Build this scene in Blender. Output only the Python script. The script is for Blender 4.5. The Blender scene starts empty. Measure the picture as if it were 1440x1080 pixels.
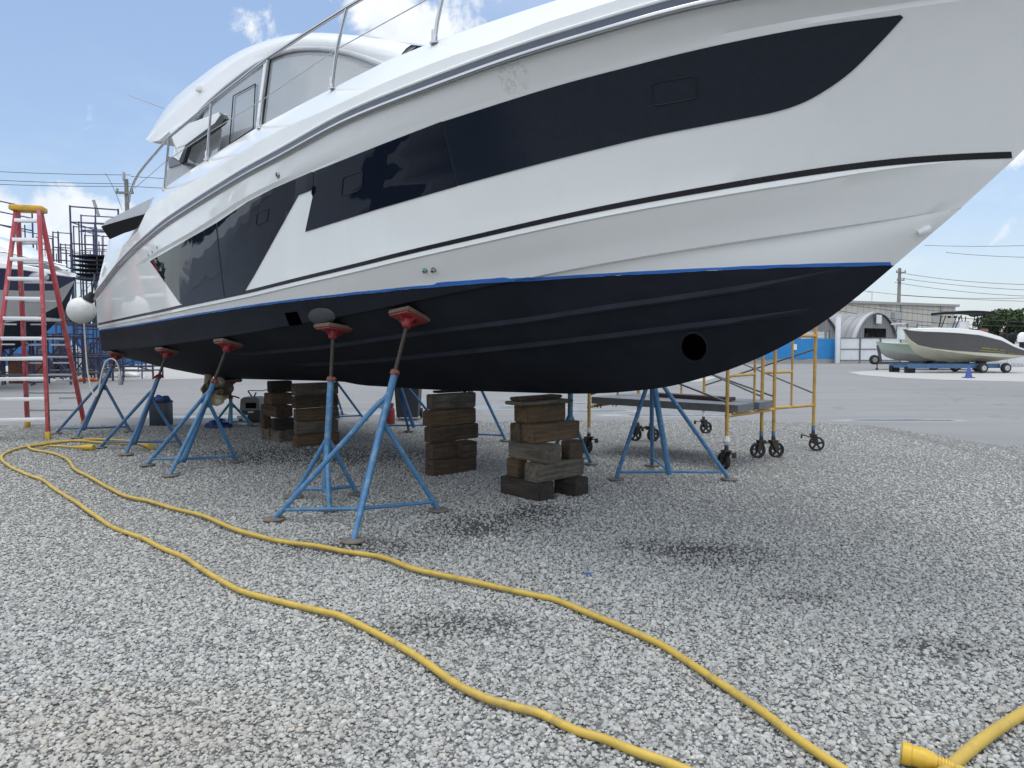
import bpy, bmesh, math, random
import numpy as np
from mathutils import Vector, Matrix, noise as mnoise
from mathutils.bvhtree import BVHTree
random.seed(7); rng = np.random.default_rng(7)
scene = bpy.context.scene
COL = scene.collection
R_ = math.radians
# ------------------------------------------------------------------ camera model
CAMH = 1.45; FPX = 1000.0; PITCH = math.atan(57/1000)
cp, sp = math.cos(PITCH), math.sin(PITCH)
CAM = np.array([0, 0, CAMH])
def ray(px, py):
    x = (px-720)/FPX; y = (540-py)/FPX
    return np.array([x, cp+y*sp, -sp+y*cp])
def G(px, py, z=0.0):                     # the point of the photograph that lies at height z
    r = ray(px, py); return CAM + r*((z-CAMH)/r[2])
def AT(px, py, Y):                        # the point at distance Y in front of the viewer
    r = ray(px, py); return CAM + r*(Y/r[1])
cam = bpy.data.cameras.new('camera'); camo = bpy.data.objects.new('camera', cam); COL.objects.link(camo)
cam.sensor_width = 36; cam.lens = 36*FPX/1440; cam.clip_end = 5000; cam.clip_start = .05
camo.location = CAM; camo.rotation_euler = (math.pi/2-PITCH, 0, 0)
scene.camera = camo
# ------------------------------------------------------------------ boat frame
TH = R_(47.5)
U = np.array([math.cos(TH), -math.sin(TH), 0]); N = np.array([-math.sin(TH), -math.cos(TH), 0]); ZU = np.array([0, 0, 1.])
BO = np.array([.28, 6.6, 0]) - 8*U
def W(s, v, z): return BO + U*s + N*v + ZU*z
def L(p): d = np.asarray(p)-BO; return np.array([d@U, d@N, d[2]])
def on_v(px, py, v=0.0):                  # on the plane at lateral offset v, boat coordinates
    r = ray(px, py); t = ((BO-CAM)@N+v)/(r@N); return L(CAM+r*t)
def on_b(px, py, b):                      # first meeting with the surface v = b(s, z)
    r = ray(px, py); a0 = None
    for t in np.arange(1.5, 22, .02):
        q = L(CAM+r*t)
        if q[1] <= b(q[0], q[2]):
            lo, hi = t-.02, t
            for _ in range(20):
                m = (lo+hi)/2; q = L(CAM+r*m)
                if q[1] <= b(q[0], q[2]): hi = m
                else: lo = m
            return L(CAM+r*hi)
    raise ValueError((px, py))
# ------------------------------------------------------------------ mesh helper
ORG = {}
class MB:
    def __init__(s): s.v = []; s.f = []
    def add(s, vs, fs):
        o = len(s.v); s.v += [tuple(map(float, p)) for p in vs]; s.f += [tuple(i+o for i in f) for f in fs]; return s
    def grid(s, P, closed=False):          # P[i][j] points
        n, m = len(P), len(P[0]); o = len(s.v)
        for row in P: s.v += [tuple(map(float, p)) for p in row]
        for i in range(n-1):
            for j in range(m if closed else m-1):
                k = (j+1) % m
                s.f.append((o+i*m+j, o+i*m+k, o+(i+1)*m+k, o+(i+1)*m+j))
        return s
    def box(s, c, size, ax=None, az=None, bev=0.0, jit=0.0):
        x, y, z = frame(ax, az); c = np.asarray(c, float); h = np.asarray(size, float)/2
        b = min(bev, h.min()*.45)
        if b <= 0:
            vs = [c+x*h[0]*i+y*h[1]*j+z*h[2]*k for i in (-1, 1) for j in (-1, 1) for k in (-1, 1)]
            return s.add(vs, [(0, 1, 3, 2), (4, 6, 7, 5), (0, 4, 5, 1), (2, 3, 7, 6), (0, 2, 6, 4), (1, 5, 7, 3)])
        bm = bmesh.new(); bmesh.ops.create_cube(bm, size=1)
        for v in bm.verts: v.co = Vector((v.co.x*2*h[0], v.co.y*2*h[1], v.co.z*2*h[2]))
        bmesh.ops.bevel(bm, geom=bm.edges[:], offset=b, segments=2, affect='EDGES', profile=.5)
        bm.verts.index_update()
        vs = []
        for v in bm.verts:
            q = np.array(v.co)
            if jit: q = q+np.array([random.uniform(-jit, jit) for _ in range(3)])
            vs.append(c+x*q[0]+y*q[1]+z*q[2])
        s.add(vs, [[v.index for v in f.verts] for f in bm.faces]); bm.free(); return s
    def tube(s, pts, r, n=10, caps=True):
        pts = [np.asarray(p, float) for p in pts]; m = len(pts)
        rr = r if hasattr(r, '__len__') else [r]*m
        up = None; rows = []
        for i in range(m):
            d = pts[min(i+1, m-1)]-pts[max(i-1, 0)]; d = d/(np.linalg.norm(d)+1e-12)
            if up is None:
                up = np.array([0, 0, 1.]) if abs(d[2]) < .9 else np.array([1., 0, 0])
            a = np.cross(d, up); a /= np.linalg.norm(a)+1e-12; up = np.cross(a, d)
            rows.append([pts[i]+rr[i]*(a*math.cos(2*math.pi*k/n)+up*math.sin(2*math.pi*k/n)) for k in range(n)])
        o = len(s.v); s.grid(rows, closed=True)
        if caps:
            s.f.append(tuple(o+k for k in reversed(range(n)))); e = o+(m-1)*n; s.f.append(tuple(e+k for k in range(n)))
        return s
    def lathe(s, c, prof, ax=None, az=None, n=20):   # prof: (r, h) along z axis of frame
        x, y, z = frame(ax, az); c = np.asarray(c, float)
        rows = [[c+z*h+r*(x*math.cos(2*math.pi*k/n)+y*math.sin(2*math.pi*k/n)) for k in range(n)] for r, h in prof]
        o = len(s.v); s.grid(rows, closed=True)
        s.f.append(tuple(o+k for k in reversed(range(n)))); e = o+(len(prof)-1)*n; s.f.append(tuple(e+k for k in range(n)))
        return s
    def prism(s, poly, d):                  # closed polygon (3-D points) pushed along d
        poly = [np.asarray(p, float) for p in poly]; d = np.asarray(d, float); n = len(poly); o = len(s.v)
        s.v += [tuple(p) for p in poly]+[tuple(p+d) for p in poly]
        s.f += [tuple(range(o, o+n)), tuple(o+n+k for k in reversed(range(n)))]
        s.f += [(o+k, o+n+k, o+n+(k+1) % n, o+(k+1) % n) for k in range(n)]
        return s
    def build(s, name, m, parent=None, smooth=38, org=None, fix=True):
        me = bpy.data.meshes.new(name)
        if parent is not None: org = ORG[parent.name]
        if org is None: org = np.zeros(3)
        org = np.asarray(org, float)
        vv = np.array(s.v)-org
        me.from_pydata(vv.tolist(), [], s.f); me.update()
        if fix:
            bm = bmesh.new(); bm.from_mesh(me); bmesh.ops.recalc_face_normals(bm, faces=bm.faces[:]); bm.to_mesh(me); bm.free()
        if smooth:
            me.shade_smooth(); me.set_sharp_from_angle(angle=R_(smooth))
        o = bpy.data.objects.new(name, me); COL.objects.link(o)
        for mm in (m if isinstance(m, (list, tuple)) else [m]): me.materials.append(mm)
        if parent is not None: o.parent = parent
        else: o.location = org
        ORG[o.name] = org
        return o
def frame(ax=None, az=None):
    z = np.array([0, 0, 1.]) if az is None else np.asarray(az, float)/np.linalg.norm(az)
    x = np.array([1., 0, 0]) if ax is None else np.asarray(ax, float)
    x = x-z*(x@z)
    if np.linalg.norm(x) < 1e-6: x = np.array([0, 1., 0])-z*z[1]
    x /= np.linalg.norm(x); return x, np.cross(z, x), z
def tag(o, label=None, cat=None, group=None, kind=None):
    if label: o['label'] = label
    if cat: o['category'] = cat
    if group: o['group'] = group
    if kind: o['kind'] = kind
    return o
def thing(name, loc, label, cat, group=None):
    o = bpy.data.objects.new(name, None); COL.objects.link(o); o.location = [float(c) for c in loc]; o.empty_display_size = .2
    ORG[o.name] = np.asarray(loc, float); return tag(o, label, cat, group)
def dup(root, loc, rotz=0.0, label=None, group=None, scale=None):
    r = root.copy(); COL.objects.link(r); r.location = [float(c) for c in loc]; r.rotation_euler = (0, 0, rotz)
    if scale: r.scale = scale
    if label: r['label'] = label
    if group: r['group'] = group
    for ch in list(root.children):
        c = ch.copy(); COL.objects.link(c); c.parent = r
        for g in ch.children:
            d = g.copy(); COL.objects.link(d); d.parent = c
    return r
# ------------------------------------------------------------------ materials
def newmat(name):
    m = bpy.data.materials.new(name); m.use_nodes = True; nt = m.node_tree
    return m, nt, nt.nodes['Principled BSDF']
def node(nt, t, **kw):
    n = nt.nodes.new(t)
    for k, v in kw.items():
        if k.startswith('_'): n.inputs[k[1:].replace('_', ' ')].default_value = v
        else: setattr(n, k, v)
    return n
def ramp(nt, fac, stops):
    r = nt.nodes.new('ShaderNodeValToRGB'); e = r.color_ramp.elements
    e[0].position, e[0].color = stops[0][0], c4(stops[0][1]); e[1].position, e[1].color = stops[-1][0], c4(stops[-1][1])
    for p, c in stops[1:-1]: x = e.new(p); x.color = c4(c)
    nt.links.new(fac, r.inputs[0]); return r.outputs[0]
def c4(c): return (*c, 1) if len(c) == 3 else tuple(c)
def noise(nt, scale, vec=None, detail=4, rough=.6, dist=0.0):
    n = node(nt, 'ShaderNodeTexNoise'); n.inputs['Scale'].default_value = scale; n.inputs['Detail'].default_value = detail
    n.inputs['Roughness'].default_value = rough; n.inputs['Distortion'].default_value = dist
    if vec is None:
        tc = nt.nodes.new('ShaderNodeTexCoord'); vec = tc.outputs['Object']
    nt.links.new(vec, n.inputs['Vector']); return n.outputs['Fac']
def math_(nt, op, a, b=None, c=None, clamp=False):
    n = nt.nodes.new('ShaderNodeMath'); n.operation = op; n.use_clamp = clamp
    for i, x in enumerate((a, b, c)):
        if x is None: continue
        if isinstance(x, (int, float)): n.inputs[i].default_value = x
        else: nt.links.new(x, n.inputs[i])
    return n.outputs[0]
def mix(nt, f, a, b, mode='MIX'):
    n = nt.nodes.new('ShaderNodeMix'); n.data_type = 'RGBA'; n.blend_type = mode
    for i, x in ((0, f), (6, a), (7, b)):
        if isinstance(x, (int, float)): n.inputs[i].default_value = x
        elif isinstance(x, (tuple, list)): n.inputs[i].default_value = c4(x)
        else: nt.links.new(x, n.inputs[i])
    return n.outputs[2]
def bump(nt, h, strength=.3, dist=.01):
    b = nt.nodes.new('ShaderNodeBump'); b.inputs['Strength'].default_value = strength; b.inputs['Distance'].default_value = dist
    nt.links.new(h, b.inputs['Height']); return b.outputs[0]
def vmat(name, col, rough=.5, metal=0.0, var=.15, scale=6, bmp=0.0, bscale=60, dirt=None, dscale=2.5, damt=.5, coat=0.0, spec=None, rvar=.1, rust=0.0):
    """principled paint with soft colour variation, optional dirt or wear patches and bump"""
    m, nt, b = newmat(name)
    f = noise(nt, scale)
    c = ramp(nt, f, [(.25, [x*(1-var) for x in col]), (.75, [min(1, x*(1+var)) for x in col])])
    if dirt is not None:
        d = noise(nt, dscale, detail=8, rough=.7)
        c = mix(nt, ramp(nt, d, [(.5, (0, 0, 0)), (.68, (damt,)*3)]), c, dirt)
    if rust:
        d = noise(nt, 19, detail=9, rough=.75)
        c = mix(nt, ramp(nt, d, [(.60, (0, 0, 0)), (.66, (rust,)*3)]), c, (.085, .042, .025))
    nt.links.new(c, b.inputs['Base Color'])
    r = noise(nt, scale*3)
    nt.links.new(math_(nt, 'MULTIPLY_ADD', r, 2*rvar, rough-rvar, clamp=True), b.inputs['Roughness'])
    b.inputs['Metallic'].default_value = metal
    b.inputs['Coat Weight'].default_value = coat; b.inputs['Coat Roughness'].default_value = .05
    if spec is not None: b.inputs['Specular IOR Level'].default_value = spec
    if bmp: nt.links.new(bump(nt, noise(nt, bscale), bmp, .01), b.inputs['Normal'])
    return m
# ------------------------------------------------------------------ world, sun
SUN_EL, SUN_AZ = R_(82), R_(35)           # azimuth measured from +Y towards +X : the sun stands behind the boat
w = bpy.data.worlds.new('World'); scene.world = w; w.use_nodes = True
nt = w.node_tree; bg = nt.nodes['Background']; bg.inputs[1].default_value = .1
sky = nt.nodes.new('ShaderNodeTexSky'); sky.sky_type = 'NISHITA'; sky.sun_disc = False
sky.sun_elevation = SUN_EL; sky.sun_rotation = SUN_AZ; sky.air_density = 1.0; sky.dust_density = 1.2; sky.ozone_density = 1.2
tc = nt.nodes.new('ShaderNodeTexCoord'); dirv = tc.outputs['Generated']
sep = nt.nodes.new('ShaderNodeSeparateXYZ'); nt.links.new(dirv, sep.inputs[0])
zc = math_(nt, 'MAXIMUM', sep.outputs[2], 0.0)
den = math_(nt, 'ADD', zc, .22)
cmb = nt.nodes.new('ShaderNodeCombineXYZ')
nt.links.new(math_(nt, 'DIVIDE', sep.outputs[0], den), cmb.inputs[0]); nt.links.new(math_(nt, 'DIVIDE', sep.outputs[1], den), cmb.inputs[1])
pl = cmb.outputs[0]
n1 = noise(nt, 1.1, pl, 9, .58, .25)                       # broad cloud field
n2 = math_(nt, 'MULTIPLY_ADD', noise(nt, 8.5, dirv, 10, .62, .4), 1.9, -.56)                      # cumulus edges
thin = nt.nodes.new('ShaderNodeMapRange'); thin.inputs[1].default_value = .44; thin.inputs[2].default_value = .80; nt.links.new(n1, thin.inputs[0])
thin.interpolation_type = 'SMOOTHSTEP'
def blob(px, py, ang, amp=1.0):
    d = ray(px, py); d = d/np.linalg.norm(d)
    v = nt.nodes.new('ShaderNodeVectorMath'); v.operation = 'DOT_PRODUCT'; nt.links.new(dirv, v.inputs[0]); v.inputs[1].default_value = d
    m = nt.nodes.new('ShaderNodeMapRange'); m.interpolation_type = 'SMOOTHSTEP'
    m.inputs[1].default_value = math.cos(R_(ang)); m.inputs[2].default_value = 1.0; m.inputs[4].default_value = amp
    nt.links.new(v.outputs['Value'], m.inputs[0]); return m.outputs[0]
acc = None
for b_ in ((365, 47, 3.4, .56), (600, 30, 8.5, .70), (660, -60, 12, .72), (105, 318, 4.8, .60), (165, 320, 4.0, .58), (-20, 345, 6, .55), (250, 225, 6, .2),
           (1380, 330, 6, .36), (1300, 400, 7, .34), (1480, 300, 12, .42), (760, -150, 18, .55), (1700, 100, 20, .5), (-500, 250, 22, .45), (430, 20, 7, .26)):
    o_ = blob(*b_); acc = o_ if acc is None else math_(nt, 'MAXIMUM', acc, o_)
cum = nt.nodes.new('ShaderNodeMapRange'); cum.interpolation_type = 'SMOOTHSTEP'
cum.inputs[1].default_value = .70; cum.inputs[2].default_value = .92
nt.links.new(math_(nt, 'ADD', n2, math_(nt, 'MULTIPLY', acc, .75)), cum.inputs[0])
cl = math_(nt, 'MAXIMUM', math_(nt, 'MULTIPLY', thin.outputs[0], .45), cum.outputs[0])
# clouds gather towards the horizon haze
hz = nt.nodes.new('ShaderNodeMapRange'); hz.inputs[1].default_value = 0; hz.inputs[2].default_value = .22; hz.inputs[3].default_value = .38; hz.inputs[4].default_value = 0.0
nt.links.new(zc, hz.inputs[0])
cl = math_(nt, 'MAXIMUM', cl, hz.outputs[0])
shade = ramp(nt, noise(nt, 10, dirv, 6), [(.3, (4.1, 4.4, 4.8)), (.7, (5.4, 5.5, 5.6))])
skyc = mix(nt, 1.0, mix(nt, .30, sky.outputs[0], (2.7, 3.7, 5.4)), (.83, .83, .83), 'MULTIPLY')      # high thin haze
# unseen bright cloud bank added overhead and behind the viewer to fill shaded sides
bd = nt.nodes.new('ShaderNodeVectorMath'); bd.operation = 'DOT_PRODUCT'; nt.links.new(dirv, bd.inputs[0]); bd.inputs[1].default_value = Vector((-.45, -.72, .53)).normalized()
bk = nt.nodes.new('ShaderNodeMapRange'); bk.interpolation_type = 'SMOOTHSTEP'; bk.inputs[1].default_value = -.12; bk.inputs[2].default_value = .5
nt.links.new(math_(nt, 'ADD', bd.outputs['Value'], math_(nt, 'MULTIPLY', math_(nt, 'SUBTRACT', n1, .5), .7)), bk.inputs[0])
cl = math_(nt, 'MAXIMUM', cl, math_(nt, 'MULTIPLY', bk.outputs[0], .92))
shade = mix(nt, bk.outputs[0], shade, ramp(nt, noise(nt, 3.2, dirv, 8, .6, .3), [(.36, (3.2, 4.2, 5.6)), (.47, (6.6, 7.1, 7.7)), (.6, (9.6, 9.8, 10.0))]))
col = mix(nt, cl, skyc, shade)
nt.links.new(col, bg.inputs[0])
sl = bpy.data.lights.new('sun', 'SUN'); sl.energy = .95; sl.angle = R_(45); sl.color = (1, .965, .91)
so = bpy.data.objects.new('sun', sl); COL.objects.link(so)
sd = Vector((math.sin(SUN_AZ)*math.cos(SUN_EL), math.cos(SUN_AZ)*math.cos(SUN_EL), math.sin(SUN_EL)))
so.rotation_euler = (-sd).to_track_quat('-Z', 'Y').to_euler(); so.location = (0, 0, 30)
scene.view_settings.view_transform = 'Standard'; scene.view_settings.look = 'None'; scene.view_settings.exposure = 1.0; scene.view_settings.gamma = 1
# ------------------------------------------------------------------ the yacht: hull
def lin(xs, ys): return lambda s: np.interp(s, xs, ys)
def smooth_curve(s, y, sig=.25, ext=True):
    s = np.asarray(s, float); y = np.asarray(y, float); o = np.argsort(s); s, y = s[o], y[o]
    h = .02; pad = 4*sig
    g = np.arange(s[0]-pad, s[-1]+pad+h, h)
    v = np.interp(g, s, y)
    a = (y[1]-y[0])/(s[1]-s[0]+1e-9); b = (y[-1]-y[-2])/(s[-1]-s[-2]+1e-9)
    v = np.where(g < s[0], y[0]+a*(g-s[0]), v); v = np.where(g > s[-1], y[-1]+b*(g-s[-1]), v)
    k = np.exp(-.5*(np.arange(-pad, pad+h, h)/sig)**2); k /= k.sum()
    n = len(k)//2; ve = np.concatenate([v[0]+(v[1]-v[0])*np.arange(-n, 0), v, v[-1]+(v[-1]-v[-2])*np.arange(1, n+1)])
    vs = np.convolve(ve, k, 'valid')[:len(g)]
    return lambda q: np.interp(q, g, vs)
KEEL = [(313,532),(378,534),(456,535.6),(488,537),(506,542),(538,543.5),(604,548),(720,551.5),(800,554),(858,553),(940,545),(1027,520.6),(1092,493),(1164,451),(1213,412),(1266,366),(1301,335),(1337,307),(1358,289),(1400,247),(1425,224),(1439,213)]
CH = [(142,493),(220,487),(293,477),(380,463),(450,450),(520,437),(600,420),(660,407),(735,393),(815,376),(931,356),(1020,342),(1060,336),(1161,322),(1266,308),(1342,302)]
ST = [(137,457.5),(231,438),(360,410.5),(402,399),(518,372),(584,355.5),(660,338),(815,303.5),(931,280),(1060,260),(1153,243),(1306,224),(1428,217)]
RR = [(134,418),(148,400),(166,376),(194,348),(231,317),(287,281),(350,243),(400,217),(475,175),(542,147),(600,125),(711,85),(811,54),(905,26),(1005,0)]
WN = [(211,365),(250,343),(287,322),(350,281),(384,263),(440,239),(540,199),(622,168),(767,122),(878,92),(1000,62),(1137,35),(1272,17)]
bC = smooth_curve([-1,2,4,6,8,9.5,10.5,11,11.38],[1.68,1.72,1.72,1.64,1.37,.98,.54,.26,0],.3)
bS = smooth_curve([-1,2,4,6,8,9.5,10.5,11.2,11.63],[1.80,1.85,1.87,1.81,1.59,1.21,.78,.35,0],.3)
bR = smooth_curve([-1,2,4,6,8,9.5,10.6,11.5,12.1,12.4],[1.85,1.92,1.95,1.94,1.86,1.65,1.33,.86,.36,0],.3)
kq = np.array([on_v(*p) for p in KEEL]+[(12.05,0,2.9),(12.4,0,3.24)])
zK = smooth_curve(kq[:,0], kq[:,2], .12)
def tr(pts, b): return np.array([on_b(x, y, lambda s, z: float(b(s))) for x, y in pts])
cq, sq, rq = tr(CH, bC), tr(ST, bS), tr(RR, bR)
def endfix(q, s, z):
    q = q[q[:,0] < s-.12]; return np.append(q[:,0], s), np.append(q[:,2], z)
zC = smooth_curve(*endfix(cq, 11.38, float(zK(11.38))), .3)
zS = smooth_curve(*endfix(sq, 11.63, float(zK(11.63))), .3)
zR = smooth_curve(np.concatenate([rq[:,0], [11.2,12.4]]), np.concatenate([rq[:,2], [3.225,3.24]]), .22)
def bW_(s): return bS(s)+(bR(s)-bS(s))*.66
wq = tr(WN, bW_)
gW = smooth_curve(wq[:,0], (wq[:,2]-zS(wq[:,0]))/(zR(wq[:,0])-zS(wq[:,0])), .3)
s0 = dict(K=.05, C=float(cq[0,0]), S=float(sq[0,0]), R=float(rq[0,0]))
s1 = dict(K=11.38, C=11.38, S=11.63, R=12.4)
# columns follow the rub rail
RX = np.array([p[0] for p in RR], float); RS = rq[:,0]
xcols = np.unique(np.concatenate([[134,138,143,148,153,158,166,175,184,190,193.5,199,205,211,216,219,222,226,231], np.arange(240,1005,16)]))
sR = np.concatenate([np.interp(xcols, RX, RS), np.linspace(RS[-1], 12.4, 40)[1:]])
TT = [(133.5,414),(141,385),(153,337),(193,321.5),(194,320),(216,278),(222,271),(239,259),(268,239),(320,205),(364,178),(440,138),(462,127),(544,85.5),(609,59),(640,48),(694,29),(783,0),(830,-14)]
BB = [(133.6,416),(143,386),(158,360),(178,340),(194,324),(205,299),(212,292),(240,272),(300,240),(364,199),(400,180),(462,153),(542,115.5),(600,92),(640,77),(694,60),(772,30),(844,8),(878,-2)]
def up_pt(trace, x, inset):
    y = np.interp(x, [p[0] for p in trace], [p[1] for p in trace])
    return on_b(x, y, lambda s, z: float(bR(s))-inset)
NX = len(xcols); xe = 800
rows = []
offs = {}
for i, s in enumerate(sR):
    wv = (s-s0['R'])/(s1['R']-s0['R'])
    wl = wv
    f = lambda k: s0[k]+wl*(s1[k]-s0[k])
    sk, sc, ss = f('K'), f('C'), f('S')
    # keel curve: its own stations up to the forefoot
    pk = np.array([sk, 0, float(zK(sk))]); pc = np.array([sc, max(0, float(bC(sc))), float(zC(sc))])
    ps = np.array([ss, max(0, float(bS(ss))), float(zS(ss))]); pr = np.array([s, max(0, float(bR(s))), float(zR(s))])
    fl = float(np.clip((1-wv)*14, 0, 1)); e0 = 1-np.clip((wv-.02)*30, 0, 1)
    pts = [pk]
    for t in (.2, .4, .6, .8):              # slightly convex bottom
        q = pk+(pc-pk)*t; q[2] -= .035*math.sin(math.pi*t)*fl; q[1] += .02*math.sin(math.pi*t)*fl; pts.append(q)
    pts.append(pc+[0, -.05*fl, -.004]); pts.append(pc)
    k2 = ps-[0, 0, .04*fl+.002]
    for t in (.25, .5, .75):
        q = pc+(k2-pc)*t; q[1] -= .02*math.sin(math.pi*t)*fl; pts.append(q)
    pts.append(k2+[0, -.018*fl, 0]); pts.append(k2+[0, -.0*fl, .006]); pts.append(ps)
    g = float(np.clip(gW(s), .35, .95))
    sw = ss+(s-ss)*g
    if wv < .74 or i == 0: rW = (float(bW_(sw))-ps[1])/(pr[1]-ps[1]+1e-6) if abs(pr[1]-ps[1]) > .03 else .6
    rW = float(np.clip(rW, .3, .95))
    pw = np.array([sw, ps[1]+(pr[1]-ps[1])*rW, ps[2]+(pr[2]-ps[2])*g])
    pw[1] = min(pw[1], max(ps[1], pr[1]))
    lip = float(np.clip((wv-.14)/.08, 0, 1)*np.clip((.90-wv)/.06, 0, 1))*.022
    conc = .05*float(np.clip((wv-.3)/.4, 0, 1))*fl
    for t in (.2, .4, .6, .8):
        q = ps+(pw-ps)*t; q[1] -= conc*math.sin(math.pi*t)*.6; pts.append(q)
    pts.append(pw); pts.append(pw+[0, lip, .028]); 
    for t in (.33, .66):
        a = pw+[0, lip, .028]; pts.append(a+(pr-a)*t)
    pts.append(pr)
    if i < NX and xcols[i] <= xe:
        x = xcols[i]; ins = .0 if x < 160 else .0
        aft = float(np.clip((x-134)/60, 0, 1))
        pb = up_pt(BB, x, .02-.035*aft); pt = up_pt(TT, x, .05+.19*aft)
        offs['b'] = pb-pr; offs['t'] = pt-pr
    else:
        k = float(np.clip((s1['R']-s)/1.2, 0, 1))
        ob, ot = offs['b'].copy(), offs['t'].copy(); ob[1] *= k; ot[1] *= k; ob[0] *= k; ot[0] *= k
        pb = pr+ob; pt = pr+ot; pb[1] = max(pb[1], 0); pt[1] = max(pt[1], 0)
    m = pr+(pb-pr)*.5; pts.append(m); pts.append(pb)
    m = pb+(pt-pb)*.5; pts.append(m); pts.append(pt)
    a2 = pt.copy(); a2[1] = max(0, a2[1]-.10); pts.append(a2)
    zd = min(pt[2]-.16, 3.02 if s < 2 else 9) if wv > .02 else pt[2]-.02
    a3 = a2.copy(); a3[2] = zd; a3[1] = max(0, a3[1]-.015); pts.append(a3)
    a4 = a3.copy(); a4[1] = 0; a4[2] += .05*fl; pts.append(a4)
    rows.append(pts)
HULL = np.array(rows)                        # [col][pt][s,v,z]
def toW(A): return [[W(*q) for q in r] for r in A]
hb = MB(); hb.grid(toW(HULL)); 
M_ = HULL.copy(); M_[:, :, 1] *= -1; hb.grid(toW(M_))
tr_ = [W(*q) for q in HULL[0]]; tl_ = [W(*q) for q in M_[0]]
hb.grid([tr_, tl_])
bvS = MB(); bvS.grid(toW(HULL))
BV = BVHTree.FromPolygons([Vector(p) for p in bvS.v], bvS.f)
bvP = MB(); bvP.grid(toW(M_)); BVP = BVHTree.FromPolygons([Vector(p) for p in bvP.v], bvP.f)
def hit(px, py, off=0.0, bv=None):
    r = ray(px, py); r = r/np.linalg.norm(r)
    h = (bv or BV).ray_cast(Vector(CAM), Vector(r), 60)
    if h[0] is None: return None, None
    n = np.array(h[1]); 
    if n@r > 0: n = -n
    return np.array(h[0])+n*off, n
TAPE = [(142,463),(201,455),(268,443),(342,432),(448,414.5),(640,398),(719,391.5),(754,394.5),(902,384),(1020,378.5),(1120,374),(1196,370.5),(1258,366)]
tq = []
for p in TAPE:
    h = hit(*p)[0]
    if h is not None: tq.append(L(h))
tq = np.array(tq)
TPOLY = np.polyfit(tq[:,0], tq[:,2], 3)
print('tape', tq.round(2).tolist(), 'res', (np.polyval(TPOLY, tq[:,0])-tq[:,2]).round(3))
yacht = thing('motor_yacht', BO, 'large white motor yacht with black bottom paint propped on blue stands and timber blocks', 'yacht')
# hull shader: gelcoat above the waterline, matt black antifouling below (both really on the hull)
hm, nt, b = newmat('hull_gelcoat_and_antifouling')
tc = nt.nodes.new('ShaderNodeTexCoord'); P_ = tc.outputs['Object']
dt = nt.nodes.new('ShaderNodeVectorMath'); dt.operation = 'DOT_PRODUCT'; nt.links.new(P_, dt.inputs[0]); dt.inputs[1].default_value = U
s_ = dt.outputs['Value']; sp_ = nt.nodes.new('ShaderNodeSeparateXYZ'); nt.links.new(P_, sp_.inputs[0])
pv = float(TPOLY[0])
acc = None
for c in TPOLY:
    acc = float(c) if acc is None else (math_(nt, 'MULTIPLY_ADD', acc, s_, float(c)) if not isinstance(acc, float) else math_(nt, 'MULTIPLY_ADD', s_, acc, float(c)))
jit = math_(nt, 'MULTIPLY', math_(nt, 'SUBTRACT', noise(nt, 9, P_, 3), .5), .012)
dz = math_(nt, 'ADD', math_(nt, 'SUBTRACT', sp_.outputs[2], acc), jit)
up_ = math_(nt, 'GREATER_THAN', dz, -.012)
gel = ramp(nt, noise(nt, 1.3, P_, 5), [(.3, (.78, .80, .80)), (.7, (.82, .835, .835))])
# faint salt and water streaks on the gelcoat
gel = mix(nt, ramp(nt, noise(nt, 3.0, P_, 9, .75), [(.58, (0, 0, 0)), (.82, (.2,)*3)]), gel, (.64, .64, .62))
smp = nt.nodes.new('ShaderNodeMapping'); smp.inputs['Scale'].default_value = (9, 9, .55); nt.links.new(P_, smp.inputs[0])
gel = mix(nt, ramp(nt, noise(nt, 1.0, smp.outputs[0], 6, .7), [(.56, (0, 0, 0)), (.76, (.16,)*3)]), gel, (.64, .65, .64))
SC, _n = hit(722, 110)
sv = nt.nodes.new('ShaderNodeVectorMath'); sv.operation = 'DISTANCE'; nt.links.new(P_, sv.inputs[0]); sv.inputs[1].default_value = [float(x) for x in SC-BO]
sm = nt.nodes.new('ShaderNodeMapRange'); sm.inputs[1].default_value = .125; sm.inputs[2].default_value = .10; nt.links.new(sv.outputs['Value'], sm.inputs[0])
gel = mix(nt, math_(nt, 'MULTIPLY', sm.outputs[0], ramp(nt, noise(nt, 26, P_, 9, .8, 1.2), [(.50, (0, 0, 0)), (.58, (.55,)*3)])), gel, (.42, .42, .41))
af = ramp(nt, noise(nt, 2.2, P_, 7, .7), [(.3, (.010, .0125, .019)), (.75, (.020, .0235, .032))])
nt.links.new(mix(nt, up_, af, gel), b.inputs['Base Color'])
ro = math_(nt, 'MULTIPLY_ADD', noise(nt, 5, P_, 5), .07, .015)
nt.links.new(math_(nt, 'MULTIPLY_ADD', up_, math_(nt, 'SUBTRACT', ro, .72), .72), b.inputs['Roughness'])
nt.links.new(math_(nt, 'MULTIPLY_ADD', up_, .32, .18), b.inputs['Specular IOR Level'])
nt.links.new(bump(nt, noise(nt, 1.1, P_, 2), .04, .05), b.inputs['Normal'])
hull = hb.build('hull', hm, yacht, smooth=24)
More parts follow.
